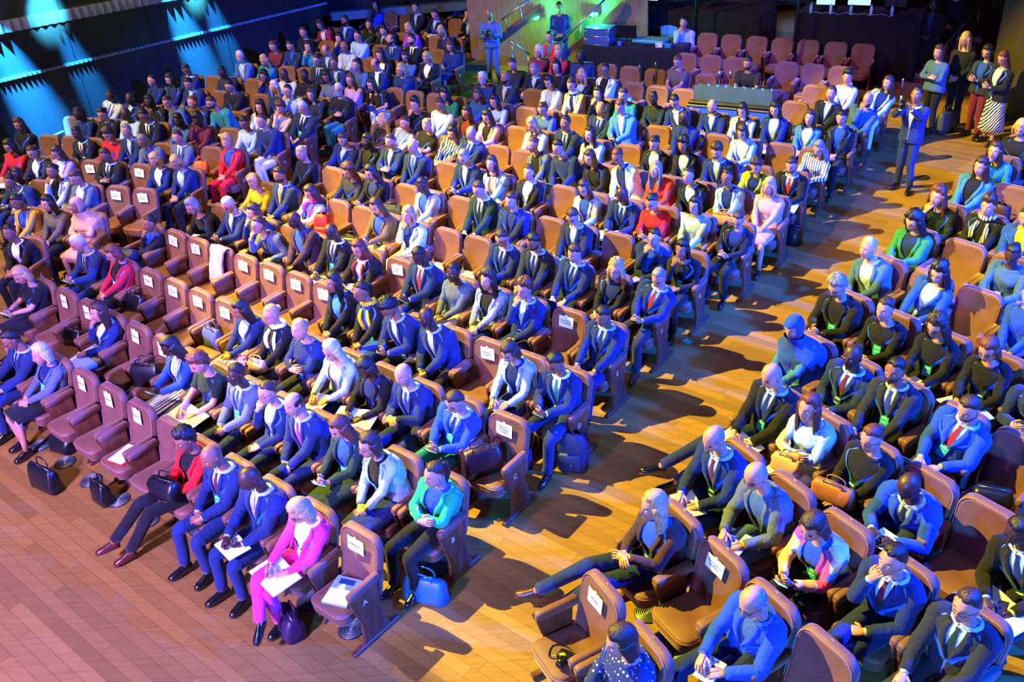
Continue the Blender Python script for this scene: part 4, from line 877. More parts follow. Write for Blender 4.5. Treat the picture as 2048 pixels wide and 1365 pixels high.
PPL='''
1 150 970 w long brown l top:black t:black lap
1 75 1140 w long black l top:crimson t:black write g
1 255 1190 w bun brown l blz:charcoal:white t:black write
1 445 1190 w long brown l blz:lavender:white t:grey phone
5 205 60 m sh black d suit:navy:skyblue:blue t:navy lap
5 410 50 w bun black m blz:silver:black t:black chin
1 600 1040 m sh black d suit:black:white:maroon t:black lap B
1 610 890 w pony black d blz:navy:navy t:navy lap
1 800 890 w bun black l top:black t:black write
1 845 1050 w curl brown l top:crimson t:beige write g
1 985 1020 m sh grey l suit:navy:skyblue:- t:charcoal thigh
1 1110 1100 m sh grey m suit:slate:blue:- t:charcoal write
1 820 1210 m sh brown m suit:black:white:navy t:black cross
1 860 745 m sh black d suit:silver:white:blue t:navy lap
1 1015 770 m bald black d suit:navy:skyblue:- t:navy lap
1 1130 800 w bob black d top:black t:black lap
1 980 890 m bald black d top:skyblue t:navy lap
1 1120 900 m sh black m suit:black:white:black t:beige write g
1 1185 630 w bun black l blz:navy:navy t:navy lap
1 1325 620 w long black l blz:navy:navy t:navy lap
1 1450 540 m sh black m suit:navy:white:- t:navy lap p35
1 1470 650 m sh black l suit:navy:skyblue:- t:navy phone
1 1300 795 w bun brown l top:denim t:navy write
1 1500 800 w bun auburn l top:navy t:black lap
1 1645 800 m sh brown l top:teal t:charcoal write b
1 1790 670 m sh black l top:black t:black lap g
1 1735 565 m sh black d top:charcoal t:black laptop g
1 1870 440 m sh silver l blz:denim:skyblue t:navy lap b
1 1390 940 w bob black d top:denim t:denim lap
1 1540 930 w curl black d top:maroon s:maroon face n
1 1385 1070 m sh brown l suit:slate:white:blue t:slate lap
1 1210 1250 w bob blonde l blz:navy:white t:black laptop
1 1375 1265 w bob blonde l blz:navy:skyblue t:black lap p35 B
1 1770 1110 w curl blonde l blz:red:blue t:red lap
1 1905 960 w bun black m top:skyblue t:navy write g
2 985 40 w long black l blz:blue:black t:black lap n
2 1290 60 m sh brown l suit:black:skyblue:- t:black lap
2 1440 110 m sh brown l suit:black:skyblue:- t:black write
2 1590 -40 m sh brown l top:blue t:navy lap n
2 1735 -40 w long brown l top:denim t:navy phone n
2 1870 -25 m sh black l suit:navy:skyblue:- t:navy lap
2 1700 110 w bob black l blz:black:skyblue t:black chin
2 545 190 w bob brown l blz:crimson:white t:black write
2 740 160 m sh black m suit:navy:skyblue:- t:navy lap b
2 415 250 m sh brown l top:black t:black lap
2 950 190 w long brown l top:darkgreen t:black lap
2 1030 240 w curl black l top:black t:black lap
2 1085 215 m sh brown l suit:black:skyblue:- t:black lap
2 1235 220 w long blonde l top:purple t:black phone
2 1490 240 w long blonde l blz:black:navy t:black phone
2 180 360 w bun auburn l top:maroon t:black phone n
2 315 355 m sh black l suit:navy:blue:- t:navy phone
2 455 365 w bob black l top:teal t:black chin
2 590 390 m fringe brown l suit:navy:skyblue:- t:navy phone p30
2 695 300 w bob black l top:navy t:black chin
2 840 280 m sh black l top:skyblue t:navy lap g
2 735 365 m bald brown m blz:silver:skyblue t:beige lap
2 520 470 m sh brown l suit:charcoal:skyblue:navy t:charcoal lap g
2 655 495 m sh brown m suit:navy:skyblue:- t:black lap g
2 825 510 m sh brown l blz:denim:denim t:olive lap
2 975 500 m fringe black l suit:navy:white:- t:navy lap g
2 1015 430 w clong brown l blz:black:white t:black lap
2 1095 310 m fringe brown l suit:navy:skyblue:navy t:navy lap b
2 1260 310 m sh black l suit:black:white:black t:black lap b y-20
2 1215 440 w long black l top:denim t:navy phone g
2 1380 450 w bob blonde l blz:black:white t:black phone
2 1560 360 w long auburn l top:navy s:navy phone
2 1175 545 w bob blonde l top:navy t:charcoal lap gB
2 110 470 w long blonde l top:teal t:navy lap
2 110 600 w clong black m top:navy t:black chin g
2 265 580 m bald black d top:silver t:charcoal lap
2 425 590 m sh black d top:black t:black cross
2 190 680 w long silver l top:navy t:navy lap
2 295 710 m sh black l top:skyblue t:charcoal chin g
2 595 600 w bob black m top:slate t:olive cross y20
2 475 740 w long brown l top:charcoal t:charcoal lap y25
2 690 700 m sh silver l top:black t:teal cross gbk
2 785 625 w long auburn l top:lilac t:black lap g
2 935 660 w long black l tee:black t:silver laptop k
2 240 840 w curl auburn l top:beige t:olive face
2 80 840 w clong black l top:silver t:black lap
2 410 840 m sh silver l suit:charcoal:white:black t:charcoal laptop gB
2 90 945 m sh brown l top:navy t:cream lap gk
2 1285 815 w curl black l top:black t:black chin g
2 1485 815 m sh brown m top:white t:navy lap
2 1520 740 w clong black l top:green t:navy lap g
2 1810 610 m sh silver l top:navy t:navy lap b
2 1990 610 m bald black m suit:charcoal:skyblue:beige t:charcoal lap b
2 1780 740 w long brown m top:blue t:navy lap
2 1905 790 w long black l top:skyblue t:black laptop
2 1690 880 w long black m blz:charcoal:maroon t:black lap g
2 1850 910 w long black l blz:pink:black t:black phone
2 1080 930 w long blonde l blz:brown:black t:black lap
2 1210 960 w bun brown l blz:white:skyblue t:white lap
2 1380 980 w bun blonde l tee:black t:charcoal cross
2 1590 1040 w bob black l top:striped t:black lap
2 1725 1040 m fringe grey l suit:navy:skyblue:navy t:navy lap g
2 725 1090 m sh brown l suit:navy:skyblue:- t:beige write
2 915 1100 w long black d blz:black:black t:black lap g
2 1095 1100 m sh brown l suit:navy:skyblue:- t:navy cross
2 1270 1140 m bald brown l suit:navy:skyblue:blue t:black lap g
2 1665 1225 m sh grey l suit:navy:skyblue:- t:black phone g
2 400 1195 w bun blonde l top:black t:black lap
6 230 80 m sh black m suit:navy:skyblue:orange t:navy lap b
6 770 50 w clong auburn l top:charcoal t:silver write k
6 945 55 w long black l blz:black:navy t:black phone
2 1885 1280 w long brown l blz:skyblue:beige t:navy lap sc:pink
3 300 400 w bob silver l top:maroon t:navy lap g
3 455 410 w curl blonde l top:crimson t:navy lap
3 385 290 w bun black l blz:red:slate t:black lap
3 95 500 w bun brown l top:charcoal t:black phone
3 265 540 m sh grey l suit:black:skyblue:- t:black write
3 440 520 w bob black l top:black t:black lap
3 625 440 m bald black d top:navy t:navy lap
3 635 590 w long blonde l blz:black:skyblue t:black lap
3 820 545 w bun black m blz:white:black t:navy lap gy10
3 380 640 w bob black l blz:white:skyblue t:black laptop g
3 555 660 w bun brown l blz:beige:navy t:black write sc:white
3 330 850 w pony brown l top:denim t:navy phone
3 765 730 w bob black l top:black t:black chin
3 960 740 w bun brown l top:teal t:black laptop
3 785 850 m fringe grey l suit:navy:skyblue:navy t:navy thigh
3 935 820 m sh auburn l suit:azure:white:- t:navy phone
3 510 960 m sh black m suit:navy:skyblue:navy t:navy lap
3 250 970 w long blonde l blz:cream:black t:navy phone
3 1195 770 w bun black d top:darkgreen t:black phone
3 1360 790 m sh black l suit:navy:white:- t:black phone bp35
3 1385 480 w bun auburn l tee:taupe t:charcoal phone n
3 1655 830 m bald brown l suit:navy:skyblue:- t:navy phone b
3 1890 860 w bob black l blz:silver:black t:black write
3 1440 920 m bald black d suit:navy:navy:- t:navy lap p30
3 255 1130 w bun auburn l blz:slate:black t:navy lap
3 450 1150 m sh black l top:navy t:navy laptop g
3 700 1050 w long black l top:skyblue t:beige lap
3 700 1230 w long brown l blz:black:black t:beige laptop
3 905 1220 w pony auburn m blz:white:navy t:black write g
3 1205 1120 w bun black l blz:black:skyblue t:black phone
3 1430 1130 w clong black m blz:black:skyblue t:black lap
3 1890 1030 w bob brown l blz:skyblue:white t:blue phone
3 1690 1180 m curl brown l suit:navy:skyblue:- t:charcoal write b
7 2000 10 w curl brown l blz:lime:navy t:taupe write
7 225 60 w bun brown l blz:black:white t:black thigh y10
7 1215 40 w long grey l top:redorange t:black lap p-12
7 1470 85 w bun black l blz:black:skyblue t:black lap
7 1770 100 w pony black m blz:skyblue:navy t:navy lap g
4 85 850 w long black l blz:navy:skyblue t:black write
4 355 920 w long brown l blz:azure:white t:navy lap
4 525 730 m sh brown l suit:black:skyblue:- t:charcoal lap
4 605 920 w bun black l blz:black:blue t:black lap
4 650 600 w curl black l top:silver t:navy lap
4 820 780 m bald brown l top:denim t:charcoal face bk
4 970 650 w long brown l blz:skyblue:navy t:white lap y-15
4 430 1160 w long grey l top:stripe t:black write
4 215 1290 m sh brown l suit:black:skyblue:red t:black write b
4 2000 1000 w bob blonde l top:black t:black phone
4 1800 1180 w long brown l top:teal t:charcoal chin
4 1695 1300 w long brown l blz:azure:black t:denim lap
5 130 290 w bun black m blz:gold:blue t:black lap B
5 375 300 w long black l top:taupe t:black lap
5 590 100 w bun brown l blz:slate:white t:navy phone
5 600 320 w scarf peach m top:peach s:peach cross n
5 75 530 w bun black m blz:black:white t:black lap
5 30 150 m sh black m suit:navy:white:- t:navy lap
5 610 610 m sh silver l suit:navy:skyblue:maroon t:navy phone B
5 885 690 w bob auburn l blz:crimson:black s:black lap gB
5 165 860 w bob blonde l tee:black s:black phone B
9 85 75 m sh black m suit:navy:skyblue:navy t:navy thigh g
5 1220 460 w bun black m blz:black:blue s:black chin
5 1500 320 w bob grey l top:black t:charcoal write
5 1780 310 m sh silver l suit:navy:skyblue:- t:charcoal phone g
5 1985 150 w curl blonde l top:yellow t:charcoal write
6 25 370 w bob brown l top:navy t:black chin
6 60 470 w bun brown l blz:slate:navy t:slate chin g
5 770 1150 w long brown l blz:navy:white s:silver chin
5 1880 1130 w long black m blz:navy:skyblue s:floral lap
6 475 215 w long brown l blz:silver:blue t:denim phone sc:magenta
6 345 430 m bald black d blz:plum:blue t:plum lap g
6 635 520 m bald black d suit:black:white:navy t:black write B
6 850 650 w long auburn l blz:black:white t:black write sc:maroon
6 985 320 w long brown l blz:taupe:blue t:cream phone
6 1235 390 w bob blonde l blz:white:navy s:cream chin
6 1345 160 w bun black d blz:silver:blue t:silver lap
6 1785 190 m sh brown l suit:bottle:white:black t:black laptop g
7 85 280 m sh brown l suit:navy:navy:- t:navy lap
6 1965 570 m sh brown l suit:navy:skyblue:navy t:charcoal phone g
6 1320 710 m sh black d suit:navy:skyblue:red t:navy phone
6 1585 840 w bun black d top:slate t:cream lap
6 1855 900 w clong brown l blz:plaid:black t:black lap
6 650 920 w long black m blz:black:azure t:black lap
6 870 990 w pony black m blz:black:blue s:blue lap gB sc:yellow
6 1080 1110 m curl black m suit:navy:skyblue:- t:charcoal phone p40
6 1375 1190 m bald black d suit:navy:skyblue:- t:black lap gB
6 165 1170 w bun blonde l top:black t:black lap g sc:white
6 385 1285 w bun blonde l top:navy t:charcoal cross
7 655 180 w long brown l blz:silver:blue t:black write g
7 955 230 m bald black d suit:navy:skyblue:navy t:navy write
7 1185 290 w bun black l top:red t:black phone g
7 1520 320 w bob black l top:skyblue t:navy lap g
7 1855 430 w bun brown l blz:black:navy t:black phone g
7 565 400 m sh brown l suit:charcoal:skyblue:- t:navy write gp35
7 262 600 m sh black m suit:charcoal:skyblue:navy t:charcoal write b
7 580 690 m sh brown l suit:navy:skyblue:navy t:navy laptop
7 1205 570 m sh black l suit:navy:blue:- t:black chin g
7 1420 660 w bob black m top:black t:black chin B
7 905 820 w clong blonde l blz:black:navy t:black lap g
7 1240 880 m sh grey l suit:navy:skyblue:red t:charcoal phone g
7 190 970 m curl auburn l suit:navy:skyblue:- t:navy chin g
7 805 1180 m sh black m suit:navy:skyblue:navy t:navy thigh
8 40 170 w bob blonde l top:rose s:rose lap y-10
8 1355 250 w clong auburn l top:darkgreen t:black chin
8 1170 440 w clong black l blz:green:navy t:black phone g
8 1750 320 w curl brown l top:black t:black lap sc:stripe
8 810 650 w bun blonde l blz:denim:skyblue t:black lap
8 1365 840 w clong black l blz:blue:skyblue t:black write
8 1940 700 w bun black d top:denim t:black write
8 2050 400 m sh brown l blz:blue:yellow t:navy lap
8 570 950 m curl grey l blz:black:black t:black phone gB
8 945 1130 w bun brown l top:black t:black lap B
8 1350 1260 w clong brown l top:black t:black write gB
8 2080 1010 w bun brown l top:blue t:navy lap
8 235 1270 w scarf blue l top:azure t:azure lap B
9 320 190 w bob silver l blz:slate:navy s:black lap B
9 1330 130 w long black d blz:blue:stripe s:stripe phone
9 1550 260 w curl auburn l tee:darkgreen t:darkgreen write
9 1840 350 m sh black d suit:slate:skyblue:blue t:navy lap gB
9 1440 860 w curl black m blz:red:black t:black lap gnK
9 1650 990 m bald black m suit:navy:skyblue:maroon t:navy lap B
9 1950 1160 m bald black d suit:navy:skyblue:lavender t:navy write g
10 640 160 w long silver l blz:skyblue:beige t:navy write
10 900 300 w bob black d blz:black:navy t:black write
10 1195 350 m bald brown l suit:navy:skyblue:blue t:navy clasp
10 1600 560 m sh brown l suit:blue:skyblue:navy t:teal phone gB
11 75 170 w bob brown l blz:skyblue:navy t:navy write p30
10 135 490 w bun brown l blz:navy:skyblue t:navy chin g
10 340 580 m fringe black l suit:navy:skyblue:magenta t:navy lap
10 700 760 w long auburn l blz:bottle:blue s:bottle phone B
10 930 900 w bob brown l blz:skyblue:black s:navy lap g
10 1440 1130 w pony brown l blz:emerald:blue t:black cross
11 430 260 m sh black m suit:navy:white:teal t:navy phone
11 1665 850 m fringe grey l suit:navy:skyblue:maroon t:navy write
11 1997 1140 m bald brown l blz:slate:denim t:denim write g
12 60 360 m bald silver l suit:black:skyblue:navy t:navy write BK
12 350 610 w long auburn l top:skyblue s:cream cross
12 840 850 w bun auburn l top:black t:black lap g
12 690 210 m bald black d suit:navy:skyblue:maroon t:navy lap g
12 1020 320 m sh black m suit:charcoal:skyblue:blue t:black thigh bB
12 1600 620 m sh brown l suit:blue:skyblue:red t:navy laptop bB
12 1750 150 w bob auburn l top:black t:black write g
12 1130 1220 m bald black d suit:blue:skyblue:navy t:navy write gp35
12 2120 420 m sh black l suit:navy:skyblue:- t:charcoal phone
15 1200 -10 w long blonde l blz:brown:blue t:navy clasp K
15 945 1050 w bob brown l top:polka t:navy lap
15 1975 740 m fringe grey l suit:blue:denim:- t:navy write gp20
16 385 150 w bob brown l blz:multi:blue t:black phone B
16 1005 410 m sh black l suit:navy:skyblue:maroon t:navy chin
16 1990 180 m sh black d suit:black:skyblue:navy t:black write g
16 1580 770 m sh brown l suit:charcoal:skyblue:bottle t:charcoal thigh g
14 390 30 w bob blonde l blz:hotpink:white t:hotpink write g
'''
ST_='''
5 865 195 s
5 1075 215 s
5 1445 570 s
5 1620 635 s
5 1810 690 coat
5 1980 765 s
6 70 775 s
6 255 845 s
6 465 920 s
5 1160 855 s
5 1345 930 s
5 1545 1010 s
5 1720 1090 s
5 485 1020 s
5 635 1100 s
5 1015 1280 s
9 1185 90 s
9 610 365 s
9 815 480 s
9 1035 605 s
9 1250 740 -
1 670 1275 s
1 1060 1310 s
6 655 300 -
6 850 350 -
6 1205 170 -
6 1500 530 -
6 1725 590 -
6 1610 275 -
6 1500 5 -
2 1975 1180 -
6 1110 755 s
10 1760 90 s
10 1940 700 s
14 810 240 s
7 530 1175 s
7 435 190 -
7 370 440 -
7 925 570 -
3 185 855 -
3 75 1010 -
3 240 720 -
3 600 915 -
3 820 520 -
3 1010 540 -
3 1185 560 -
3 1010 670 -
3 1200 690 -
3 1405 720 -
3 1590 600 -
3 1210 1000 -
3 1690 1070 -
3 985 1150 -
3 60 1180 -
3 1640 275 -
3 1825 295 -
3 1990 305 -
3 1480 435 -
3 1635 450 -
3 1835 470 -
4 145 320 -
4 355 335 -
4 575 350 -
4 795 365 -
4 175 505 -
4 395 525 -
4 620 540 -
4 405 690 -
4 260 820 bag
4 150 1150 -
8 1530 635 -
8 1670 1025 -
8 1930 190 bag
12 2000 885 -
15 1700 370 s
15 730 650 s
16 430 1130 -
1 530 930 -
1 390 1075 -
1 510 1090 -
1 1210 840 -
1 1640 610 -
1 1940 640 -
1 1620 1180 -
2 1180 140 -
2 1575 160 -
2 1390 285 -
2 980 370 -
2 900 470 -
2 260 540 -
2 1430 400 -
'''
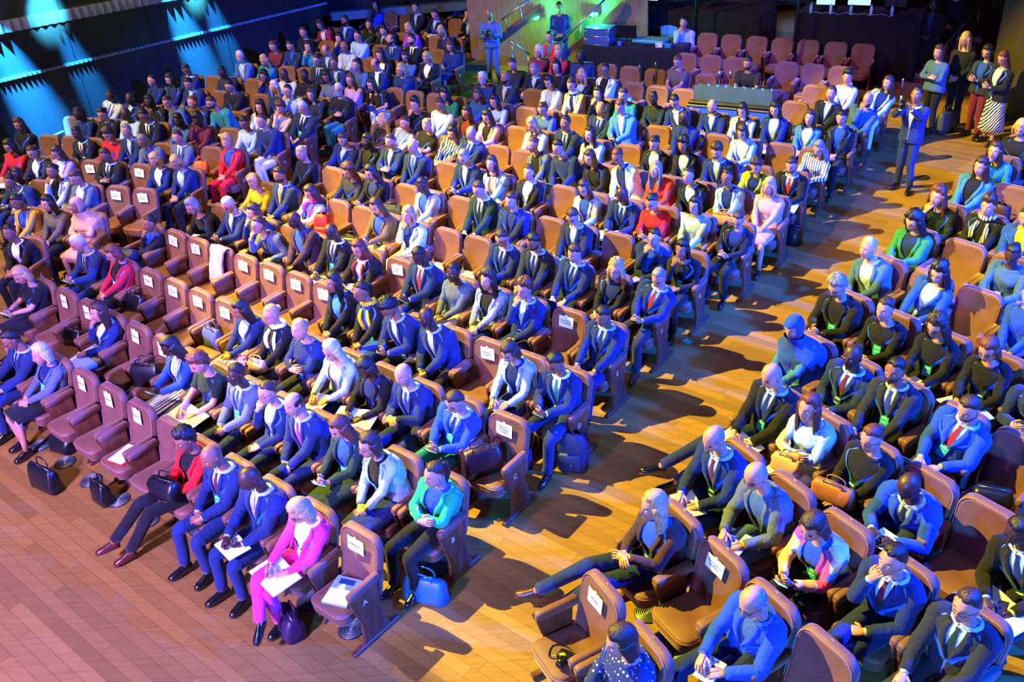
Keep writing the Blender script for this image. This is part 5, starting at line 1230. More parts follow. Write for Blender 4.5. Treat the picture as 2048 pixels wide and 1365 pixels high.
LAYOUT='''
c,53,11,-6.011,9.719,-221.0,p,166,-0.021,-0.031,1.151
c,53,10,-5.573,9.338,-221.0,p,221,-0.053,-0.081,1.125
c,53,9,-5.136,8.958,-221.0,s,17
c,53,8,-4.698,8.577,-221.0,s,18
c,53,7,-4.26,8.196,-221.0,s,19
c,53,6,-3.823,7.816,-221.0,s,20
c,53,5,-3.386,7.435,-221.1,p,225,-0.059,-0.056,1.13
c,53,4,-2.948,7.054,-221.1,p,226,-0.001,-0.014,1.182
c,53,3,-2.511,6.672,-221.1,p,227,-0.024,-0.008,1.202
c,53,2,-2.074,6.291,-221.1,p,257,-0.105,-0.025,1.132
c,53,1,-1.637,5.91,-221.1,s,34
c,54,14,-6.56,11.457,-220.5,p,165,-0.016,-0.003,1.174
c,54,13,-6.119,11.08,-220.6,s,13
c,54,12,-5.679,10.703,-220.6,s,14
c,54,11,-5.238,10.326,-220.6,p,173,-0.083,-0.064,1.107
c,54,10,-4.813,9.961,-220.6,s,15
c,54,9,-4.372,9.584,-220.6,s,16
c,54,8,-3.932,9.207,-220.6,p,222,-0.022,-0.011,1.18
c,54,7,-3.492,8.829,-220.6,p,223,-0.027,0.022,1.174
c,54,6,-3.067,8.464,-220.6,p,224,-0.028,-0.059,1.175
c,54,5,-2.627,8.087,-220.6,p,233,-0.034,-0.017,1.184
c,54,4,-2.187,7.709,-220.7,p,234,0.07,0.016,1.242
c,54,3,-1.747,7.331,-220.7,p,235,-0.004,-0.004,1.207
c,54,2,-1.322,6.966,-220.7,p,236,0.089,0.048,1.222
c,54,1,-0.882,6.588,-220.7,p,237,-0.069,-0.044,1.141
c,55,14,-5.979,12.238,-220.1,p,163,0.029,0.042,1.234
c,55,13,-5.536,11.864,-220.2,p,164,-0.04,-0.097,1.172
c,55,12,-5.092,11.49,-220.2,s,9
c,55,11,-4.649,11.116,-220.2,s,10
c,55,10,-4.221,10.755,-220.2,s,11
c,55,9,-3.778,10.381,-220.2,s,12
c,55,8,-3.335,10.007,-220.2,p,174,-0.04,-0.048,1.141
c,55,7,-2.892,9.632,-220.2,p,192,-0.015,-0.081,1.218
c,55,6,-2.464,9.271,-220.2,p,193,0.0,-0.043,1.204
c,55,5,-2.021,8.896,-220.2,p,228,-0.038,0.027,1.163
c,55,4,-1.578,8.522,-220.2,p,229,-0.024,0.067,1.143
c,55,3,-1.135,8.147,-220.2,p,230,0.042,0.002,1.205
c,55,2,-0.708,7.786,-220.2,p,231,-0.1,-0.009,1.119
c,55,1,-0.265,7.411,-220.2,s,33
c,56,15,-5.522,13.142,-219.7,p,167,-0.199,-0.1,1.08
c,56,14,-5.091,12.784,-219.7,s,2
c,56,13,-4.661,12.425,-219.7,s,3
c,56,12,-4.23,12.067,-219.7,s,4
c,56,11,-3.815,11.722,-219.8,s,5
c,56,10,-3.384,11.364,-219.8,s,6
c,56,9,-2.954,11.006,-219.8,s,7
c,56,8,-2.539,10.661,-219.8,s,8
c,56,7,-2.108,10.302,-219.8,p,188,0.063,0.007,1.24
c,56,6,-1.678,9.944,-219.8,p,189,0.1,0.026,1.266
c,56,5,-1.247,9.586,-219.8,p,190,0.127,0.113,1.248
c,56,4,-0.817,9.228,-219.8,p,191,0.135,0.06,1.247
c,56,3,-0.402,8.882,-219.8,s,32
c,56,2,0.028,8.524,-219.8,p,232,0.023,0.071,1.186
c,56,1,0.459,8.165,-219.8,p,238,0.017,0.021,1.202
c,57,14,-4.591,13.663,-219.3,p,168,0.06,0.196,1.12
c,57,13,-4.158,13.308,-219.3,p,169,-0.019,-0.013,1.191
c,57,12,-3.74,12.965,-219.3,p,171,-0.044,-0.028,1.177
c,57,11,-3.307,12.611,-219.3,p,172,0.12,0.22,1.157
c,57,10,-2.874,12.256,-219.3,p,176,0.086,0.016,1.283
c,57,9,-2.44,11.901,-219.3,p,177,-0.047,-0.041,1.234
c,57,8,-2.023,11.559,-219.3,p,178,-0.071,0.006,1.132
c,57,7,-1.589,11.204,-219.3,s,31
c,57,6,-1.156,10.849,-219.3,p,185,-0.023,-0.049,1.252
c,57,5,-0.723,10.494,-219.3,p,186,-0.033,-0.042,1.159
c,57,4,-0.305,10.152,-219.3,p,187,-0.039,-0.062,1.183
c,57,3,0.128,9.797,-219.3,p,206,-0.058,-0.041,1.223
c,57,2,0.561,9.442,-219.3,s,35
c,57,1,0.994,9.087,-219.3,p,207,-0.043,-0.047,1.171
c,58,14,-4.007,14.497,-218.9,p,170,-0.067,0.038,1.08
c,58,13,-3.571,14.146,-218.9,p,103,-0.021,-0.1,1.255
c,58,12,-3.135,13.794,-218.9,p,175,-0.146,-0.102,1.088
c,58,11,-2.699,13.442,-218.9,s,23
c,58,10,-2.263,13.091,-218.9,s,24
c,58,9,-1.827,12.739,-218.9,p,179,-0.004,-0.001,1.21
c,58,8,-1.392,12.388,-218.9,p,180,-0.053,-0.024,1.185
c,58,7,-0.956,12.036,-218.9,s,26
c,58,6,-0.52,11.685,-218.9,s,27
c,58,5,-0.084,11.333,-218.9,p,184,-0.055,-0.032,1.196
c,58,4,0.352,10.982,-218.9,p,200,-0.028,-0.021,1.266
c,58,3,0.788,10.631,-218.9,p,201,-0.073,-0.064,1.224
c,58,2,1.224,10.279,-218.9,p,204,-0.122,-0.073,1.133
c,58,1,1.661,9.928,-218.9,p,205,-0.166,-0.069,1.183
c,59,14,-3.398,15.254,-218.5,p,102,-0.036,-0.089,1.208
c,59,13,-2.96,14.905,-218.5,e,-1
c,59,12,-2.522,14.557,-218.5,p,104,-0.096,-0.018,1.111
c,59,11,-2.083,14.208,-218.5,p,105,-0.046,-0.03,1.184
c,59,10,-1.645,13.86,-218.5,s,25
c,59,9,-1.206,13.512,-218.5,p,181,-0.012,-0.027,1.155
c,59,8,-0.768,13.163,-218.5,s,28
c,59,7,-0.329,12.815,-218.4,p,182,0.003,-0.046,1.291
c,59,6,0.109,12.467,-218.4,p,183,-0.009,-0.056,1.215
c,59,5,0.548,12.119,-218.4,s,37
c,59,4,0.987,11.771,-218.4,p,199,0.001,0.023,1.234
c,59,3,1.425,11.423,-218.4,s,38
c,59,2,1.864,11.075,-218.4,p,202,-0.125,-0.025,1.16
c,59,1,2.303,10.727,-218.4,p,203,-0.008,0.055,1.13
c,60,14,-2.82,16.126,-218.1,p,97,-0.112,-0.042,1.116
c,60,13,-2.364,15.768,-218.0,p,98,-0.08,-0.101,1.155
c,60,12,-1.907,15.411,-218.0,p,99,-0.052,-0.109,1.236
c,60,11,-1.45,15.053,-218.0,p,100,-0.014,-0.072,1.24
c,60,10,-0.993,14.696,-218.0,s,29
c,60,9,-0.536,14.339,-218.0,p,101,0.008,-0.009,1.253
c,60,8,-0.079,13.982,-218.0,p,106,0.033,-0.024,1.22
c,60,7,0.378,13.625,-218.0,p,141,-0.066,-0.075,1.174
c,60,6,0.835,13.268,-218.0,s,36
c,60,5,1.292,12.911,-218.0,p,194,0.006,0.06,1.168
c,60,4,1.75,12.555,-217.9,p,195,-0.047,0.027,1.172
c,60,3,2.207,12.198,-217.9,p,196,0.039,0.052,1.157
c,60,2,2.665,11.841,-217.9,p,197,-0.004,-0.035,1.185
c,60,1,3.122,11.485,-217.9,p,198,-0.084,0.012,1.126
c,61,15,-2.32,17.027,-217.6,p,92,-0.2,-0.16,1.107
c,61,14,-1.877,16.685,-217.6,p,93,-0.18,-0.16,1.123
c,61,13,-1.433,16.343,-217.6,p,94,-0.158,-0.16,1.153
c,61,12,-1.005,16.013,-217.6,p,95,-0.2,-0.16,1.09
c,61,11,-0.562,15.672,-217.6,p,96,-0.103,-0.112,1.174
c,61,10,-0.118,15.33,-217.6,s,30
c,61,9,0.326,14.989,-217.6,s,53
c,61,8,0.77,14.648,-217.5,p,131,0.162,0.059,1.235
c,61,7,1.199,14.319,-217.5,p,132,0.19,0.091,1.28
c,61,6,1.643,13.978,-217.5,p,134,0.151,0.092,1.201
c,61,5,2.087,13.637,-217.5,p,135,0.2,0.117,1.309
c,61,4,2.516,13.308,-217.5,p,142,0.113,0.035,1.162
c,61,3,2.96,12.968,-217.5,p,143,0.127,0.036,1.163
c,61,2,3.405,12.627,-217.4,p,144,0.095,-0.008,1.218
c,61,1,3.849,12.287,-217.4,p,208,0.017,-0.027,1.184
c,62,14,-1.574,17.627,-217.2,p,83,-0.08,-0.043,1.178
c,62,13,-1.112,17.276,-217.2,p,84,-0.078,-0.117,1.226
c,62,12,-0.65,16.925,-217.2,p,90,-0.116,-0.112,1.146
c,62,11,-0.188,16.575,-217.2,p,91,-0.07,-0.03,1.167
c,62,10,0.258,16.236,-217.2,s,40
c,62,9,0.72,15.886,-217.1,p,124,0.037,0.042,1.185
c,62,8,1.182,15.536,-217.1,p,123,-0.007,-0.067,1.257
c,62,7,1.645,15.186,-217.1,p,133,0.044,0.008,1.149
c,62,6,2.092,14.848,-217.1,s,52
c,62,5,2.554,14.498,-217.1,p,136,-0.036,0.005,1.169
c,62,4,3.017,14.149,-217.0,p,137,0.045,-0.023,1.211
c,62,3,3.48,13.799,-217.0,p,139,0.024,0.043,1.218
c,62,2,3.927,13.462,-217.0,p,140,-0.081,0.059,1.083
c,62,1,4.39,13.113,-217.0,p,153,-0.038,0.037,1.176
c,63,17,-2.182,19.33,-216.9,p,78,0.2,0.2,1.161
c,63,16,-1.75,19.006,-216.9,e,-1
c,63,15,-1.302,18.67,-216.8,e,-1
c,63,14,-0.854,18.335,-216.8,p,85,0.057,0.046,1.101
c,63,13,-0.405,17.999,-216.8,p,88,-0.105,-0.098,1.141
c,63,12,0.043,17.664,-216.8,p,89,-0.014,0.026,1.106
c,63,11,0.492,17.329,-216.7,s,39
c,63,10,0.941,16.994,-216.7,p,118,-0.006,0.046,1.097
c,63,9,1.39,16.659,-216.7,s,42
c,63,8,1.839,16.324,-216.7,p,121,-0.062,-0.077,1.204
c,63,7,2.288,15.99,-216.7,p,122,0.067,-0.007,1.32
c,63,6,2.737,15.656,-216.6,s,50
c,63,5,3.187,15.322,-216.6,p,130,-0.027,-0.071,1.25
c,63,4,3.636,14.988,-216.6,s,51
c,63,3,4.086,14.654,-216.6,p,138,0.015,0.024,1.179
c,63,2,4.536,14.321,-216.5,s,69
c,63,1,4.986,13.987,-216.5,p,152,-0.152,0.039,1.087
c,64,14,-0.22,19.122,-216.4,p,86,-0.032,-0.043,1.142
c,64,13,0.231,18.79,-216.4,p,87,-0.038,-0.065,1.194
c,64,12,0.698,18.446,-216.3,s,41
c,64,11,1.149,18.115,-216.3,p,116,0.019,-0.003,1.245
c,64,10,1.601,17.783,-216.3,p,117,0.04,0.042,1.264
c,64,9,2.068,17.44,-216.3,p,119,0.026,0.05,1.157
c,64,8,2.52,17.109,-216.2,p,120,0.059,0.036,1.187
c,64,7,2.972,16.778,-216.2,p,125,0.005,0.02,1.179
c,64,6,3.44,16.436,-216.2,p,126,0.136,0.074,1.198
c,64,5,3.892,16.105,-216.1,p,128,-0.01,0.016,1.169
c,64,4,4.344,15.775,-216.1,p,129,-0.021,0.041,1.176
c,64,3,4.813,15.434,-216.1,p,145,-0.01,0.016,1.259
c,64,2,5.266,15.104,-216.1,p,146,-0.04,-0.037,1.158
c,64,1,5.718,14.774,-216.0,p,148,-0.006,-0.048,1.22
c,65,11,0.452,19.919,-215.9,p,110,-0.04,-0.008,1.172
c,65,10,0.905,19.591,-215.9,p,111,-0.051,0.031,1.127
c,65,9,1.359,19.263,-215.9,p,112,0.0,-0.043,1.208
c,65,8,1.797,18.946,-215.9,p,114,-0.055,-0.033,1.083
c,65,7,2.251,18.618,-215.8,p,115,-0.028,-0.069,1.241
c,65,6,2.705,18.291,-215.8,s,46
c,65,5,3.143,17.975,-215.8,s,47
c,65,4,3.597,17.648,-215.7,s,48
c,65,3,5.401,16.353,-215.6,s,68
c,65,2,5.856,16.027,-215.6,p,147,-0.106,-0.082,1.242
c,65,1,6.312,15.702,-215.5,p,150,-0.2,-0.017,1.22
c,66,11,1.008,20.778,-215.5,p,107,-0.072,-0.075,1.163
c,66,10,1.463,20.453,-215.5,p,108,-0.035,-0.056,1.183
c,66,9,1.92,20.128,-215.4,p,113,-0.027,-0.04,1.151
c,66,8,2.376,19.804,-215.4,s,43
c,66,7,2.832,19.479,-215.4,s,44
c,66,6,3.306,19.144,-215.3,s,45
c,66,5,3.762,18.82,-215.3,p,127,-0.038,-0.02,1.244
c,66,4,4.22,18.496,-215.3,s,49
c,66,3,6.05,17.205,-215.1,s,67
c,66,2,6.524,16.872,-215.1,p,149,-0.028,-0.06,1.242
c,66,1,6.983,16.55,-215.1,p,151,-0.2,-0.078,1.19
c,67,7,1.43,22.046,-215.0,p,109,-0.006,-0.025,1.137
c,67,6,4.17,20.136,-214.8,s,57
c,67,5,4.63,19.817,-214.7,s,58
c,67,4,5.074,19.51,-214.7,s,59
c,67,3,5.995,18.873,-214.6,s,64
c,67,2,6.44,18.566,-214.6,s,65
c,67,1,6.901,18.249,-214.5,s,66
c,69,7,4.978,21.682,-214.0,s,54
c,69,6,5.459,21.358,-214.0,s,55
c,69,5,5.956,21.022,-213.9,s,56
c,69,4,6.438,20.699,-213.9,s,60
c,69,3,6.919,20.376,-213.8,s,61
c,69,2,7.418,20.042,-213.8,s,62
c,69,1,7.9,19.72,-213.7,s,63
l,51,1,-7.273,12.948,-200.0,p,161,0.046,0.026,1.178
l,52,3,-7.681,14.155,-200.3,p,157,0.036,0.009,1.186
l,52,2,-7.138,13.951,-200.8,p,158,0.012,-0.022,1.192
l,52,1,-6.597,13.742,-201.3,p,160,0.018,-0.016,1.192
l,53,6,-8.639,15.647,-200.2,p,4,-0.2,-0.16,1.082
l,53,5,-8.114,15.451,-200.7,p,162,0.2,0.16,1.103
l,53,4,-7.591,15.251,-201.2,p,5,-0.035,-0.043,1.256
l,53,3,-7.089,15.054,-201.6,p,159,-0.005,0.007,1.193
l,53,2,-6.569,14.846,-202.1,s,0
l,53,1,-6.051,14.634,-202.5,s,1
l,54,8,-9.06,16.898,-200.6,p,1,-0.073,-0.057,1.234
l,54,7,-8.537,16.699,-201.1,p,2,-0.062,-0.01,1.155
l,54,6,-8.015,16.495,-201.5,p,3,-0.051,-0.035,1.175
l,54,5,-7.513,16.295,-202.0,s,21
l,54,4,-6.995,16.083,-202.4,p,12,-0.025,-0.057,1.181
l,54,3,-6.478,15.868,-202.9,s,22
l,54,2,-5.963,15.648,-203.3,p,31,-0.034,-0.021,1.174
l,54,1,-5.449,15.425,-203.7,p,32,0.045,0.009,1.185
l,55,10,-9.486,18.226,-201.0,p,0,-0.074,-0.129,1.217
l,55,9,-8.964,18.023,-201.5,s,78
l,55,8,-8.443,17.815,-202.0,s,79
l,55,7,-7.925,17.604,-202.4,p,6,0.051,0.029,1.164
l,55,6,-7.408,17.388,-202.9,p,9,-0.09,-0.034,1.155
l,55,5,-6.893,17.169,-203.3,p,10,0.016,-0.045,1.252
l,55,4,-6.38,16.945,-203.7,p,11,0.079,0.14,1.149
l,55,3,-5.868,16.718,-204.1,p,30,-0.025,-0.061,1.194
l,55,2,-5.357,16.487,-204.5,s,83
l,55,1,-4.849,16.253,-204.9,p,33,-0.021,-0.049,1.178
l,56,10,-8.909,19.159,-202.4,s,77
l,56,9,-8.374,18.936,-202.9,p,7,0.052,0.034,1.15
l,56,8,-7.859,18.717,-203.3,p,8,-0.022,0.025,1.178
l,56,7,-7.327,18.485,-203.8,p,16,0.009,-0.027,1.19
l,56,6,-6.815,18.258,-204.2,p,17,0.03,0.061,1.222
l,56,5,-6.287,18.018,-204.6,p,28,-0.087,-0.087,1.11
l,56,4,-5.779,17.784,-205.0,p,29,-0.073,-0.024,1.19
l,56,3,-5.254,17.537,-205.4,e,-1
l,56,2,-4.731,17.287,-205.7,p,34,-0.045,0.002,1.198
l,56,1,-4.227,17.042,-206.1,p,82,0.091,0.01,1.267
l,57,10,-8.325,19.97,-203.7,p,13,-0.127,-0.158,1.166
l,57,9,-7.832,19.751,-204.1,p,14,-0.127,-0.142,1.127
l,57,8,-7.321,19.521,-204.5,s,80
l,57,7,-6.813,19.287,-204.9,p,15,0.2,0.16,1.197
l,57,6,-6.306,19.049,-205.3,p,22,0.2,0.234,1.248
l,57,5,-5.818,18.816,-205.7,p,23,0.189,0.127,1.233
l,57,4,-5.314,18.572,-206.0,p,24,0.2,0.197,1.288
l,57,3,-4.812,18.325,-206.4,p,80,-0.151,-0.144,1.133
l,57,2,-4.311,18.074,-206.7,p,79,-0.151,-0.08,1.19
l,57,1,-3.829,17.83,-207.1,p,81,-0.122,-0.104,1.218
l,58,10,-7.553,20.936,-205.3,p,18,-0.022,-0.052,1.17
l,58,9,-7.065,20.703,-205.7,p,19,-0.007,-0.055,1.223
l,58,8,-6.562,20.459,-206.1,p,21,-0.008,0.007,1.185
l,58,7,-6.059,20.211,-206.4,e,-1
l,58,6,-5.577,19.969,-206.8,p,25,0.002,-0.03,1.179
l,58,5,-5.077,19.716,-207.1,e,-1
l,58,4,-4.58,19.459,-207.5,p,72,-0.038,-0.075,1.207
l,58,3,-4.084,19.199,-207.8,p,73,0.064,0.074,1.201
l,58,2,-3.589,18.937,-208.1,p,75,0.077,0.041,1.147
l,58,1,-3.113,18.681,-208.4,p,76,-0.012,-0.071,1.261
l,59,9,-6.988,21.75,-206.6,p,20,-0.012,-0.039,1.161
l,59,8,-6.488,21.498,-206.9,s,81
l,59,7,-5.972,21.234,-207.3,p,26,0.011,0.022,1.163
l,59,6,-5.475,20.975,-207.6,s,82
l,59,5,-4.962,20.705,-208.0,p,69,-0.019,0.027,1.13
l,59,4,-4.469,20.441,-208.3,p,70,0.017,-0.026,1.203
l,59,3,-3.959,20.165,-208.6,p,71,0.034,-0.016,1.212
l,59,2,-3.45,19.885,-208.9,p,74,0.036,-0.018,1.221
l,59,1,-2.961,19.614,-209.2,p,77,-0.01,-0.043,1.185
l,60,9,-5.817,22.359,-208.3,p,27,0.028,-0.015,1.203
l,60,8,-5.342,22.102,-208.6,p,68,-0.08,-0.089,1.128
l,60,7,-4.851,21.832,-208.9,s,89
l,60,6,-4.362,21.56,-209.2,e,-1
l,60,5,-3.891,21.295,-209.5,p,57,0.002,-0.048,1.23
l,60,4,-3.405,21.018,-209.8,p,58,0.05,-0.0,1.202
l,60,3,-2.919,20.739,-210.1,p,59,0.026,-0.017,1.192
l,60,2,-2.435,20.457,-210.3,p,60,0.057,-0.015,1.255
l,60,1,-1.952,20.173,-210.6,p,67,-0.022,-0.044,1.165
l,61,9,-5.26,23.299,-209.6,p,50,-0.042,-0.018,1.164
l,61,8,-4.792,23.031,-209.9,p,51,-0.041,-0.028,1.206
l,61,7,-4.307,22.75,-210.2,p,52,-0.039,-0.017,1.209
l,61,6,-3.823,22.467,-210.5,p,53,-0.01,0.01,1.171
l,61,5,-3.359,22.193,-210.7,p,56,0.01,-0.05,1.26
l,61,4,-2.878,21.906,-211.0,s,88
l,61,3,-2.398,21.617,-211.2,p,61,0.066,0.025,1.155
l,61,2,-1.92,21.325,-211.4,p,64,-0.057,-0.019,1.159
l,61,1,-1.442,21.032,-211.7,p,65,-0.067,-0.027,1.166
l,62,9,-4.674,24.301,-211.0,p,44,-0.021,-0.06,1.206
l,62,8,-4.195,24.011,-211.3,e,-1
l,62,7,-3.717,23.72,-211.5,p,54,-0.067,-0.014,1.125
l,62,6,-3.24,23.426,-211.8,p,55,-0.049,-0.081,1.201
l,62,5,-2.764,23.13,-212.0,s,87
l,62,4,-2.307,22.843,-212.2,p,62,0.019,-0.021,1.186
l,62,3,-1.834,22.544,-212.4,p,63,-0.02,-0.059,1.213
l,62,2,-1.361,22.243,-212.6,s,90
l,62,1,-0.907,21.951,-212.8,p,66,-0.043,-0.005,1.152
l,63,8,-4.206,25.411,-212.4,p,42,0.083,0.13,1.146
l,63,7,-3.734,25.111,-212.6,p,43,-0.042,-0.085,1.23
l,63,6,-3.263,24.808,-212.8,p,45,-0.2,-0.16,1.142
l,63,5,-2.809,24.515,-213.0,p,47,-0.2,-0.16,1.095
l,63,4,-2.34,24.209,-213.2,p,46,0.2,0.16,1.113
l,63,3,-1.872,23.901,-213.4,p,48,0.042,0.046,1.191
l,63,2,-1.405,23.592,-213.6,s,86
l,63,1,-0.939,23.282,-213.8,p,49,0.126,0.101,1.206
l,65,7,-3.223,26.853,-214.5,p,35,-0.169,-0.16,1.199
l,65,6,-2.762,26.535,-214.6,e,-1
l,65,5,-2.302,26.216,-214.8,s,84
l,65,4,-1.859,25.908,-215.0,p,36,0.011,-0.042,1.243
l,65,3,-1.4,25.586,-215.1,p,37,-0.083,-0.005,1.124
l,65,2,-0.942,25.263,-215.3,s,85
l,65,1,-0.486,24.94,-215.4,p,41,-0.048,-0.012,1.188
l,67,3,-0.801,27.507,-217.1,p,38,0.041,-0.002,1.179
l,67,2,-0.323,27.144,-217.2,p,39,-0.017,-0.007,1.215
l,67,1,0.155,26.781,-217.3,p,40,0.006,-0.033,1.192
r,10,1,0.3,5.048,-244.9,s,75
r,10,2,0.566,4.488,-244.4,p,251,-0.041,-0.014,1.229
r,11,1,1.065,5.8,-243.1,p,250,0.006,-0.001,1.249
r,11,2,1.321,5.302,-242.5,s,74
r,11,3,1.581,4.806,-241.9,p,252,-0.089,0.02,1.227
r,11,4,1.848,4.313,-241.3,s,76
r,12,1,1.813,6.576,-241.3,p,239,0.04,0.065,1.286
r,12,2,2.104,6.052,-240.6,p,240,0.064,0.104,1.265
r,12,3,2.412,5.513,-239.8,p,253,0.026,0.12,1.191
r,12,4,2.717,4.997,-239.0,p,254,-0.025,0.003,1.273
r,12,5,3.03,4.485,-238.1,p,256,-0.012,-0.036,1.261
r,13,1,2.465,7.424,-239.7,p,241,-0.017,-0.027,1.328
r,13,2,2.751,6.942,-239.0,p,242,0.036,0.008,1.247
r,13,3,3.032,6.481,-238.3,p,243,-0.074,-0.062,1.242
r,13,4,3.33,6.007,-237.4,p,248,-0.045,0.127,1.15
r,13,5,3.635,5.537,-236.5,e,-1
r,13,6,3.948,5.073,-235.6,p,255,0.169,0.09,1.28
r,14,1,3.071,8.315,-238.3,p,220,0.078,0.026,1.265
r,14,2,3.38,7.824,-237.4,p,244,-0.05,-0.034,1.218
r,14,3,3.695,7.338,-236.6,p,245,0.045,-0.029,1.291
r,14,4,4.019,6.856,-235.6,p,246,-0.148,-0.044,1.24
r,14,5,4.351,6.38,-234.6,s,73
r,15,1,3.79,9.168,-236.5,p,216,0.03,0.036,1.261
r,15,2,4.125,8.67,-235.6,p,217,0.014,0.01,1.206
r,15,3,4.469,8.178,-234.6,p,218,-0.005,0.036,1.272
r,15,4,4.821,7.693,-233.5,p,247,0.029,0.06,1.257
r,15,5,5.171,7.23,-232.4,p,249,0.081,0.128,1.15
r,16,1,4.519,9.985,-234.7,p,212,0.114,0.037,1.255
r,16,2,4.87,9.498,-233.7,p,213,-0.184,-0.024,1.226
r,16,3,5.23,9.018,-232.6,s,71
r,16,4,5.599,8.545,-231.4,p,219,0.004,-0.057,1.305
r,17,1,5.233,10.697,-232.9,p,210,-0.023,0.004,1.26
r,17,2,5.612,10.206,-231.8,s,70
r,17,3,5.988,9.739,-230.6,p,214,-0.074,0.04,1.22
r,18,1,5.915,11.376,-231.2,p,209,0.038,0.048,1.246
r,18,2,6.27,10.943,-230.1,p,211,-0.034,-0.047,1.259
r,18,3,6.634,10.517,-228.9,p,215,0.034,-0.025,1.259
r,19,1,6.639,12.195,-229.4,p,156,-0.135,-0.099,1.294
r,19,2,7.008,11.773,-228.2,s,72
r,20,1,7.423,12.864,-227.3,p,155,0.046,0.055,1.217
r,21,1,8.137,13.61,-225.5,p,154,0.02,0.022,1.251
'''
# ---------------------------------------------------------------- seat the audience
LAY=[]
for ln in LAYOUT.strip().split('\n'):
    a=ln.split(','); e=dict(b=a[0],k=int(a[1]),n=int(a[2]),x=float(a[3]),y=float(a[4]),yaw=float(a[5]),kind=a[6],i=int(a[7]))
    if len(a)>8: e['h']=[float(q) for q in a[8:11]]
    LAY.append(e)
PEOPLE=PPL.strip().split('\n'); SEATS=ST_.strip().split('\n')
rowmax={}
for e in LAY: rowmax[(e['b'],e['k'])]=max(rowmax.get((e['b'],e['k']),0),e['n'])
LET='ABCDEFGHIJKLMN'
CX_={'c':-1,'l':-1,'r':1}
signs={}
SCL=dict(c=1.0,l=1.0,r=1.08)
for e in LAY:
    yaw=math.radians(e['yaw']); b,k,n=e['b'],e['k'],e['n']; end=0; let=None
    # sitter's right hand (+x local) points towards image left for these rows
    if n==1: end=(-1 if b!='r' else 1)
    if n==rowmax[(b,k)] and b=='c': end=1 if n>1 else end
    if n==1 and b=='c' and 0<=k-53<14: let=LET[k-53]
    if n==1 and b=='l' and 0<=k-49<14: let=LET[k-49]
    occ=e['kind']=='p'; wh=where(e); e['wh']=wh
    sd=SEATS[e['i']].split() if e['kind']=='s' else None
    lab='brown plush theatre chair, %s, %s'%('occupied' if occ else ('empty, paper sign on back' if sd and sd[3]=='s' else 'empty'),wh)
    e['chair']=chair(e['x'],e['y'],yaw,lab,'plush theatre chairs in curved rows',end,let,e['y']<17,SCL[b])
    if sd and sd[3]=='s': signs[e['i']]=e
lit=plain('dummy','#808080')
for e in LAY:
    if e['kind']!='p': continue
    s=parse(PEOPLE[e['i']],e['i']); g,h,t=describe(s); act=PNAME[s['pose']]; wh=e['wh']
    lab='%s, %s, %s%s, %s'%(g,h,t,(', '+act) if act else '',wh)
    if len(lab.split())>16: lab='%s, %s, %s, %s'%(g,h,t,wh)
    if len(lab.split())>16: lab='%s, %s, %s'%(g,t,wh)
    lod=0 if e['y']<12 else (1 if e['y']<18 else 2)
    root=empty('person',(e['x'],e['y'],0),math.radians(e['yaw'])); k_=SCL[e['b']]; e['h']=[q/k_ for q in e['h']]
    grp='seated audience in the %s block'%{'c':'middle','l':'left','r':'right'}[e['b']]
    o,hands,S=seat_person(e,s,root,lab,grp,lod); e['o']=o; o.scale=(k_,k_,k_)
    rz=math.radians(e['yaw']); (w0,d0),(w1,d1)=hands; mid=(w0+w1)/2; rnd=random.Random(s['id']*3+2)
    if s['pose']=='phone': phone(W2(o,mid+np.array([0,.085,.0])),rz+rnd.uniform(-.3,.3),.75,'smartphone held by %s in %s, %s'%(g,t,wh),True)
    if s['pose']=='laptop': laptop(W2(o,(mid[0]*.5,.36,.632)),rz,'laptop on the lap of %s in %s, %s'%(g,t,wh),1 if s['id']%3==0 else 0)
    if s['pose']=='write':
        notebook(W2(o,(mid[0],.35,.645)),rz,('notebook' if s['id']%2 else 'papers')+' on lap of %s in %s, %s'%(g,t,wh),0 if s['id']%2 else 1,rnd)
        if e['y']<13: pen(W2(o,w0+d0*.12+np.array([-.01,.0,-.03])),rz,'pen held by %s in %s, %s'%(g,t,wh))
# ---- paper signs
SIGN_TXT={14:'RESERVED',0:'Reserved for\nSpeakers'}
for i,e in signs.items():
    r=e['chair']; a=SEATS[i].split(); k=(e['b'],e['k'])
    if k==('c',53) : txt='RESERVED' if a[0]=='14' else 'Reserved'
    elif k==('c',54): txt='Reserved'
    elif a[0]=='10' and a[1]=='1940': txt='Reserved for\nthe Belgian\nPresidency'
    elif k==('c',56) and e['x']<-3.2: txt='Reserved for\nLatvian\nMinister'
    elif e['k']==10 and e['b']=='r': txt='Estonia'
    elif a[0]=='7': txt='Reserved for\nDelegations'
    else: txt='Reserved for\nSpeakers'
    lean=math.radians(12); z=.82; y=-.225-(z-.66)*math.tan(lean)+.048; tl=random.Random(i).uniform(-.1,.1)
    wS,hS=(.20,.145) if not(k in(('c',53),('c',54)) and a[0]!='14') else (.15,.175)
    mb=MB(); P=[[(-wS/2+wS*u/4,-hS/2+hS*v/3,.003*math.sin(u*1.5)) for u in range(5)] for v in range(4)]; B=[[(x,yy,zz-.0012) for x,yy,zz in row] for row in P]
    mb.grid(P,PAPER,False,False); mb.grid(B[::-1],PAPER,False,False); o=mb.build('paper_sign',None,False); o.location=W2(r,(.03,y+.006,z)); o.rotation_euler=(PI/2-lean+.06,tl,r.rotation_euler.z+PI)
    tag(o,'white paper sign taped to empty chair, %s'%e['wh'],'sign','reserved signs on chairs')
    text_mesh('lettering',txt,.030 if '\n' in txt else .034,INK,o,(0,0,.0045),(0,0,0))
    mb=MB(); mb.box((.0,hS/2+.004,.002),(.03,.03,.001),PAPERL); mb.build('tape',o,False)
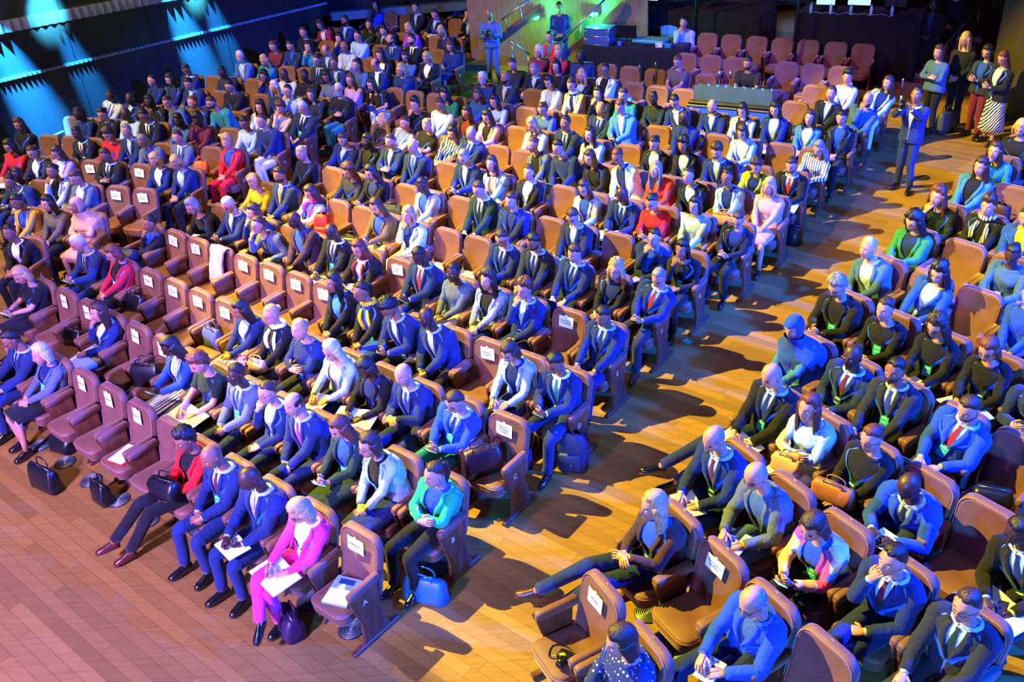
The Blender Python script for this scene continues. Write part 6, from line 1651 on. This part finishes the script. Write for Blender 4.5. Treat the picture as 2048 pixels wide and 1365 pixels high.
# ---- empties with belongings
def seat_of(tile,x,y):
    for e in LAY:
        if e['kind']=='s':
            a=SEATS[e['i']].split()
            if (a[0],a[1],a[2])==(str(tile),str(x),str(y)): return e
def on_seat(e,dx=0,dy=.05,dz=.475): return W2(e['chair'],(dx,dy,dz))
def yawof(e): return math.radians(e['yaw'])
def near_person(i): 
    for e in LAY:
        if e['kind']=='p' and e['i']==i: return e
E1=seat_of(14,810,240)
mb=MB(); mb.box((0,0,0),(.25,.32,.028),plain('grey_blue_cover','#7f9cc8',.4),None,.004); mb.box((0,-.075,.0145),(.24,.165,.002),PAPER); mb.box((-.0,.10,.0148),(.15,.06,.001),DARKB)
o=mb.build('thick_report',None,False); o.location=on_seat(E1,0,.05,.487); o.rotation_euler=(0,0,yawof(E1)+PI+.35); tag(o,'thick blue and white report lying on the front aisle chair','book')
e=seat_of(9,1035,605); mb=MB(); mb.box((0,0,0),(.25,.33,.006),plain('red_folder','#b01c30',.5),None,.002); mb.box((-.01,.0,.005),(.21,.30,.004),PAPER,None,.001)
for q in range(5): mb.box((-.02,.10-q*.035,.0075),(.12,.005,.0008),plain('grey_ink','#777c8c',.7))
o=mb.build('document_folder',None,False); o.location=on_seat(e,0,.06,.478); o.rotation_euler=(0,0,yawof(e)+PI+.2); tag(o,'red folder with white papers on an empty front row chair','folder')
e=seat_of(9,1020,10) or seat_of(5,1015,1280); mb=MB(); mb.box((0,0,0),(.075,.10,.012),CASE,None,.004); o=mb.build('small_wallet',None,False); o.location=on_seat(e,0,-.05,.480); o.rotation_euler=(0,0,yawof(e)); tag(o,'small black wallet lying on an empty row B chair','wallet')
e=seat_of(9,1185,90); bag('handbag',on_seat(e,.04,.06),yawof(e)+.5,(.38,.18,.28),BAGM['black'],'large black handbag on the chair beside the striped dress')
e=seat_of(5,1160,855); bag('handbag',on_seat(e,.06,.05),yawof(e)+.15,(.36,.15,.24),BAGM['black'],'black handbag on the chair beside the woman in red')
e=seat_of(5,485,1020); 
e2=seat_of(5,635,1100); bag('handbag',on_seat(e2,.05,.05),yawof(e2)+.3,(.32,.16,.20),BAGM['black'],'shiny black handbag on the chair beside the long haired woman')
e=seat_of(5,1720,1090); bag('tote_bag',on_seat(e,0,.06),yawof(e),(.30,.16,.26),BAGM['denim'],'slouchy grey blue bag on the chair beside the black haired woman')
e=seat_of(10,1940,700); bag('leather_holdall',on_seat(e,.10,.10),yawof(e)+1.0,(.42,.22,.28),BAGM['darkbrown'],'dark brown leather bag on the row C aisle chair')
e=seat_of(15,730,650)
mb=MB(); mb.box((0,0,.04),(.12,.10,.07),CASE,None,.02); mb.tube([(0,.03,.05),(0,.11,.05)],[.036,.034],CASE,12); mb.tube([(0,.11,.05),(0,.115,.05)],[.03,.03],GLASSF,12); o=mb.build('camera'); o.location=on_seat(e,-.07,.12,.474); o.rotation_euler=(0,0,yawof(e)+.6); tag(o,'black camera on the empty chair signed Estonia','camera')
s=MB(); s.tube([(.06,0,.04),(.13,.03,.008),(.15,-.08,.006),(.05,-.12,.006),(-.06,-.06,.01),(-.06,0,.04)],[.006]*6,CASE,6,4,True,.4); s.build('neck_strap',o)
e=seat_of(12,2000,885); bag('shoulder_bag',on_seat(e,.0,.08),yawof(e)+.5,(.34,.22,.13),BAGM['black'],'flat black bag on the empty chair at the right edge','bag',0)
e=seat_of(8,1930,190); backpack(on_seat(e,0,.0),yawof(e),BAGM['maroon'],'burgundy backpack on an empty chair at the right edge',.85,-.15)
e=seat_of(4,260,820); bag('handbag',on_seat(e,0,.10),yawof(e)+.2,(.36,.2,.16),BAGM['olive'],'dark handbag on the empty yellow lit chair near the console')
e=seat_of(6,655,300); backpack(W2(e['chair'],(.0,.12,.475)),yawof(e)+.3,BAGM['red'],'bright red backpack on an empty chair',.95,.0)
e=seat_of(6,850,350); bag('handbag',on_seat(e,.0,.10),yawof(e)+.4,(.36,.2,.16),BAGM['black'],'glossy black bag on the chair next to the red backpack')
e=seat_of(6,1205,170); bag('tote_bag',on_seat(e,.05,.08),yawof(e)+.5,(.34,.16,.26),BAGM['olive'],'dark green tote bag beside the person in light grey cardigan')
e=seat_of(1,1620,1180); bag('tote_bag',on_seat(e,.10,-.0,.55),yawof(e)+.3,(.26,.14,.24),BAGM['orange'],'orange tote bag on the chair beside the woman in red suit')
e=seat_of(3,1010,670); bag('tote_bag',on_seat(e,.05,.0,.50),yawof(e),(.34,.16,.26),BAGM['cyan'],'dull green bag on a chair below the woman in white jacket')
# coat over the row E chair
e=seat_of(5,1810,690); mb=MB(); CM=cloth('rose'); rings=[]
for v in range(11):
    u=v/10; row=[]
    for j in range(12):
        x=-.16+.32*j/11+.012*math.sin(v*1.3+j); 
        if u<.25: y=-.33-.0*u; z=.70+.30*(u/.25)
        elif u<.35: y=-.30+.10*((u-.25)/.1); z=.985
        else: y=-.205+.16*((u-.35)/.65)+.018*math.sin(j*1.4+v*.3); z=.985-.50*((u-.35)/.65)
        row.append((x,y,z))
    rings.append(row)
P=np.array(rings); mb.grid(P,CM,False,False); Q=P.copy(); Q[:,:,1]+=.028; Q[:,:,2]+=.012; mb.grid(Q,CM,False,False)
mb.grid(np.stack([P[:,0],Q[:,0]],1),CM,False,False); mb.grid(np.stack([P[:,-1],Q[:,-1]],1),CM,False,False); mb.grid(np.stack([P[-1],Q[-1]],1),CM,False,False)
o=mb.build('coat'); o.location=(e['x'],e['y'],0); o.rotation_euler=(0,0,yawof(e)); tag(o,'dusty pink coat hung over the back of an empty row E chair','coat')
# papers on seats
for a,lab in(((6,1500,530),'white papers on the empty chair at row G'),((6,1725,590),'open magazine on the empty chair near the man with grey tie')):
    e=seat_of(*a)
    if e: notebook(on_seat(e,0,.05,.482),yawof(e),lab,0,random.Random(3))
# ---- bags held or on laps
def lapbag(i,mat,dims,label,dz=.62,dx=0,dy=.26,h=1):
    e=near_person(i)
    if e: bag('handbag',W2(e['chair'],(dx,dy,dz)),yawof(e)+.2,dims,mat,label,'bag',h)
FIND={}
for idx,ln in enumerate(PEOPLE): a=ln.split(); FIND[(a[0],a[1],a[2])]=idx
lapbag(FIND[('9','1440','860')],BAGM['black'],(.36,.2,.20),'black handbag on the lap of the woman in red jacket, front row')
lapbag(FIND[('12','840','850')],BAGM['brown'],(.40,.16,.18),'tan leather bag on the lap of the auburn haired woman')
lapbag(FIND[('12','350','610')],BAGM['beige'],(.30,.14,.16),'beige handbag on the lap of the woman in pale blouse')
lapbag(FIND[('7','1770','100')],BAGM['mustard'],(.36,.2,.15),'mustard bag on the lap of the woman in pale denim jacket')
lapbag(FIND[('6','165','1170')],BAGM['beige'],(.24,.12,.14),'small mauve handbag held by the woman with white scarf')
lapbag(FIND[('5','1220','460')],BAGM['navy'],(.34,.24,.16),'blue bundled jacket on the lap of the woman at row E left end',.60,0,.28,0)
# ---- bags on the floor
bag('briefcase',(-5.36,8.30,0),math.radians(-35),(.44,.17,.30),BAGM['black'],'black briefcase standing on the floor before the front row','briefcase')
bag('shoulder_bag',(-4.62,7.98,0),math.radians(-45),(.28,.16,.26),BAGM['black'],'dark bag under the folder chair in the front row')
bag('shoulder_bag',(-5.42,9.02,0),math.radians(-30),(.36,.24,.20),BAGM['black'],'soft black bag beneath the grey haired woman at the far left','bag',0)
bag('handbag',(-2.22,5.92,0),math.radians(-60),(.34,.22,.24),BAGM['purple'],'dark purple handbag on the floor beside the pink trousers')
bag('handbag',(-.99,6.18,0),math.radians(-25),(.42,.18,.26),BAGM['teal'],'teal leather handbag on the floor beside the row B aisle chair')
backpack((.55,7.88,0),math.radians(160),BAGM['navy'],'black backpack on the floor beside the row D aisle chair',1.1)
bag('shoulder_bag',(4.38,12.86,0),math.radians(-40),(.42,.26,.30),BAGM['black'],'black bag on the floor beside the woman in pink dress')
bag('shoulder_bag',(-3.15,19.25,0),math.radians(-30),(.36,.2,.18),BAGM['black'],'black bag on the floor beside the man in teal trousers','bag',0)
bag('shoulder_bag',(-1.75,17.6+4.1,0),math.radians(-30),(.34,.2,.2),BAGM['black'],'black bag on the left aisle floor near row L','bag',0)
backpack((-4.85,13.35,0),math.radians(150),BAGM['olive'],'dark green backpack on the floor at the left aisle',.9)
mb=MB(); mb.box((0,0,.004),(.09,.11,.006),TEALB,None,.002); o=mb.build('dropped_badge',None,False); o.location=(2.29,10.25,0); o.rotation_euler=(0,0,.5); tag(o,'cyan badge card lying on the aisle floor','badge')
# ---- round floor vents
VENT=plain('steel_vent','#8d98a0',.4,.5)
def vent():
    mb=MB(); 
    for r0 in(.02,.038,.056,.074,.092,.11): mb.tube([(r0*math.cos(t),r0*math.sin(t),.010) for t in np.linspace(0,2*PI,21)],[.0035]*21,VENT,5,0,False)
    mb.tube([(0,0,0),(0,0,.008)],[.125,.12],DARKMET,22); mb.ell((0,0,.010),(.012,.012,.006),VENT); return mb.build('floor_vent')
vp=vent(); COL.objects.unlink(vp); vc=0
for e in LAY:
    if e['b']=='c' and e['k']<55 or e['b']=='r' and e['k']<12:
        o=vp.copy(); COL.objects.link(o); o.location=W2(e['chair'],(0,.30 if e['k']==53 and e['n']>5 else .05,0)); tag(o,'round steel floor vent under the chair, %s'%e['wh'],'vent','round floor vents'); vc+=1
# ---- people standing
def stander(x,y,face,hz,line,label,hands,J2=None,**kw):
    s=parse(line,900+int(x*10)+int(y)); s.update(kw); s['standing']=True; k=hz/1.62
    root=empty('person',(x,y,0),face); hip=(0,0,.90*k); J=dict(hip=hip,neck=(0,-.0,1.435*k),head=(0,.04,1.615*k),hands=hands,knees=[(.09,.03,.48*k),(-.09,.05,.48*k)],ankles=[(.12,-.02,.09),(-.13,.05,.09)],feet=[(.25,1,0),(-.25,1,0)])
    if J2: J.update(J2)
    return person(s,root,J,label,None,0 if y<15 else 1)
F=lambda dx,dy: math.atan2(dy,dx)-PI/2
o,h,_=stander(6.80,14.44,F(-.75,-.66),1.64,'4 0 0 m sh black m suit:navy:white:- t:navy raise ny0p-4','man in dark suit standing in the wide aisle holding a phone up',((.06,.40,1.50),(-.12,.42,1.52)),{'hints':((.8,.1,-.7),(-.8,.1,-.7))},big=1.0)
w,d=h[0]; phone(W2(o,w+np.array([-.05,.06,.10])),F(-.75,-.66),1.35,'phone held up by the man standing in the aisle',True)
mb=MB(); mb.tube([(0,0,0),(0,0,.22)],[.022,.020],METAL,9); mb.tube([(0,0,.22),(.0,0,.42)],[.016,.015],CASE,9); mb.tube([(0,0,.42),(0,0,.50)],[.020,.012],METAL,9); o2=mb.build('camera_stick'); o2.location=W2(o,h[0][0]+np.array([.0,.03,.02])); o2.rotation_euler=(.12,-.1,0); tag(o2,'metal and black stick held up by the man in the aisle','stick')
o,h,_=stander(.10,22.75,F(-.2,-1),1.62,'2 0 0 m bald brown m top:tartan t:denim phone bn','man in blue plaid shirt and jeans filming with camera on the back aisle',((.08,.30,1.18),(-.09,.32,1.20)),big=1.12)
mb=MB(); mb.box((0,0,.06),(.10,.22,.10),CASE,None,.015); mb.tube([(0,.11,.06),(0,.20,.06)],[.045,.048],CASE,12); mb.tube([(0,-.05,.12),(0,.05,.16),(0,.10,.12)],[.012]*3,CASE,6,3); o3=mb.build('video_camera'); o3.location=W2(o,(0,.33,1.20)); o3.rotation_euler=(0,0,F(-.2,-1)); tag(o3,'video camera held by the man in plaid shirt','camera')
mb=MB(); mb.tube([(0,0,0),(0,0,-1.19)],[.012,.012],DARKMET,7); o4=mb.build('monopod'); o4.location=W2(o,(0,.33,1.20)); tag(o4,'thin monopod under the video camera of the man in plaid','monopod')
mb=MB(); mb.box((.055,0,.06),(.008,.09,.06),SCREEN,None,.002); o5=mb.build('screen',o3,False)
stander(1.78,22.98,F(-.2,-1),1.60,'3 0 0 m sh black m top:navy t:navy lap n','guard in navy uniform standing between the handrails on the stairs',((.05,.18,1.0),(-.05,.18,.99)))
stander(8.33,17.06,F(-.9,-.45),1.52,'4 0 0 w bob brown l top:denim t:black cross n','woman in blue jumper standing at the right wall with crossed arms',((-.03,.24,1.10),(.03,.20,1.07)),{'hints':((1,.1,-.6),(-1,.1,-.6))})
stander(8.81,17.12,F(-.8,-.6),1.70,'4 0 0 w long blonde l top:black t:black lap gn','tall woman in black with glasses standing by the right wall',((.06,.22,1.05),(-.06,.22,1.04)))
stander(8.98,16.58,F(-.9,-.45),1.60,'4 0 0 w long black l blz:charcoal:blue t:maroon phone y20','dark haired woman standing behind the one in patterned skirt',((.06,.28,1.15),(-.06,.28,1.14)))
stander(9.08,16.18,F(-.95,-.3),1.58,'4 0 0 w long auburn l blz:black:skyblue s:striped phone','woman in black jacket and patterned long skirt standing by wall',((.06,.28,1.12),(-.06,.28,1.11)),midi=True)
bag('tote_bag',(8.62,16.95,0),.4,(.42,.2,.40),BAGM['olive'],'large olive bag on the floor between the standing women')
stander(9.55,20.2,F(-.6,-.8),1.60,'4 0 0 m sh black d suit:black:navy:- t:black lap n','dark figure standing on the right hand stairs, left of two',((.05,.2,1.0),(-.05,.2,1.0)),{})
stander(10.35,20.9,F(-.6,-.8),1.70,'4 0 0 w curl blonde l top:black t:black lap n','dark figure with fair hair on the right stairs, right of two',((.05,.2,1.0),(-.05,.2,1.0)),{})
# crew seated behind desks
def crew(x,y,yaw,line,label,hz=1.2):
    s=parse(line,700+int(x*10)); r=chair_stool(x,y,yaw,label); root=empty('person',(x,y,0),yaw); e=dict(h=[0,.06,hz]); return seat_person(e,s,root,label,None,1)
def chair_stool(x,y,yaw,label):
    r=MB(); r.tube([(0,-.05,.44),(0,-.05,.40)],[.20,.19],CASE,16); o=r.build('stool'); o.location=(x,y,0); o.rotation_euler=(0,0,yaw); tag(o,'black stool under the '+' '.join(label.split()[:9]),'stool')
    s=MB(); s.tube([(0,-.05,.40),(0,-.05,.04)],[.025]*2,METAL,8); s.build('column',o)
    for k in range(4): s=MB(); a=k*PI/2+.4; s.tube([(0,-.05,.06),(.22*math.cos(a),-.05+.22*math.sin(a),.02)],[.014]*2,METAL,6); s.build('leg',o)
    return o
crew(5.15,18.42,cz+PI,'3 0 0 m sh black m tee:black t:black laptop bn','bearded technician in black t-shirt at the mixing console',1.22)
crew(4.62,22.15,RZ+PI,'3 0 0 m sh black l top:skyblue t:navy chin n','technician in pale shirt seated behind the black table',1.20)
# drink bottles on stands near the console
for k,(x,y) in enumerate(((3.1,19.2),(3.45,19.3),(4.55,18.3),(4.75,18.25))):
    mb=MB(); mb.tube([(0,0,0),(0,0,1.0)],[.012]*2,DARKMET,7); mb.tube([(0,0,0),(0,0,.02)],[.10,.09],DARKMET,12); o=mb.build('microphone_stand'); o.location=(x,y,0); tag(o,['leftmost','second','third','rightmost'][k]+' of four short stands near the mixing console','stand','short stands by the console')
    s=MB(); s.tube([(0,0,1.0),(0,0,1.10),(0,0,1.13)],[.028,.028,.015],METAL,9); s.build('clamp_head',o)
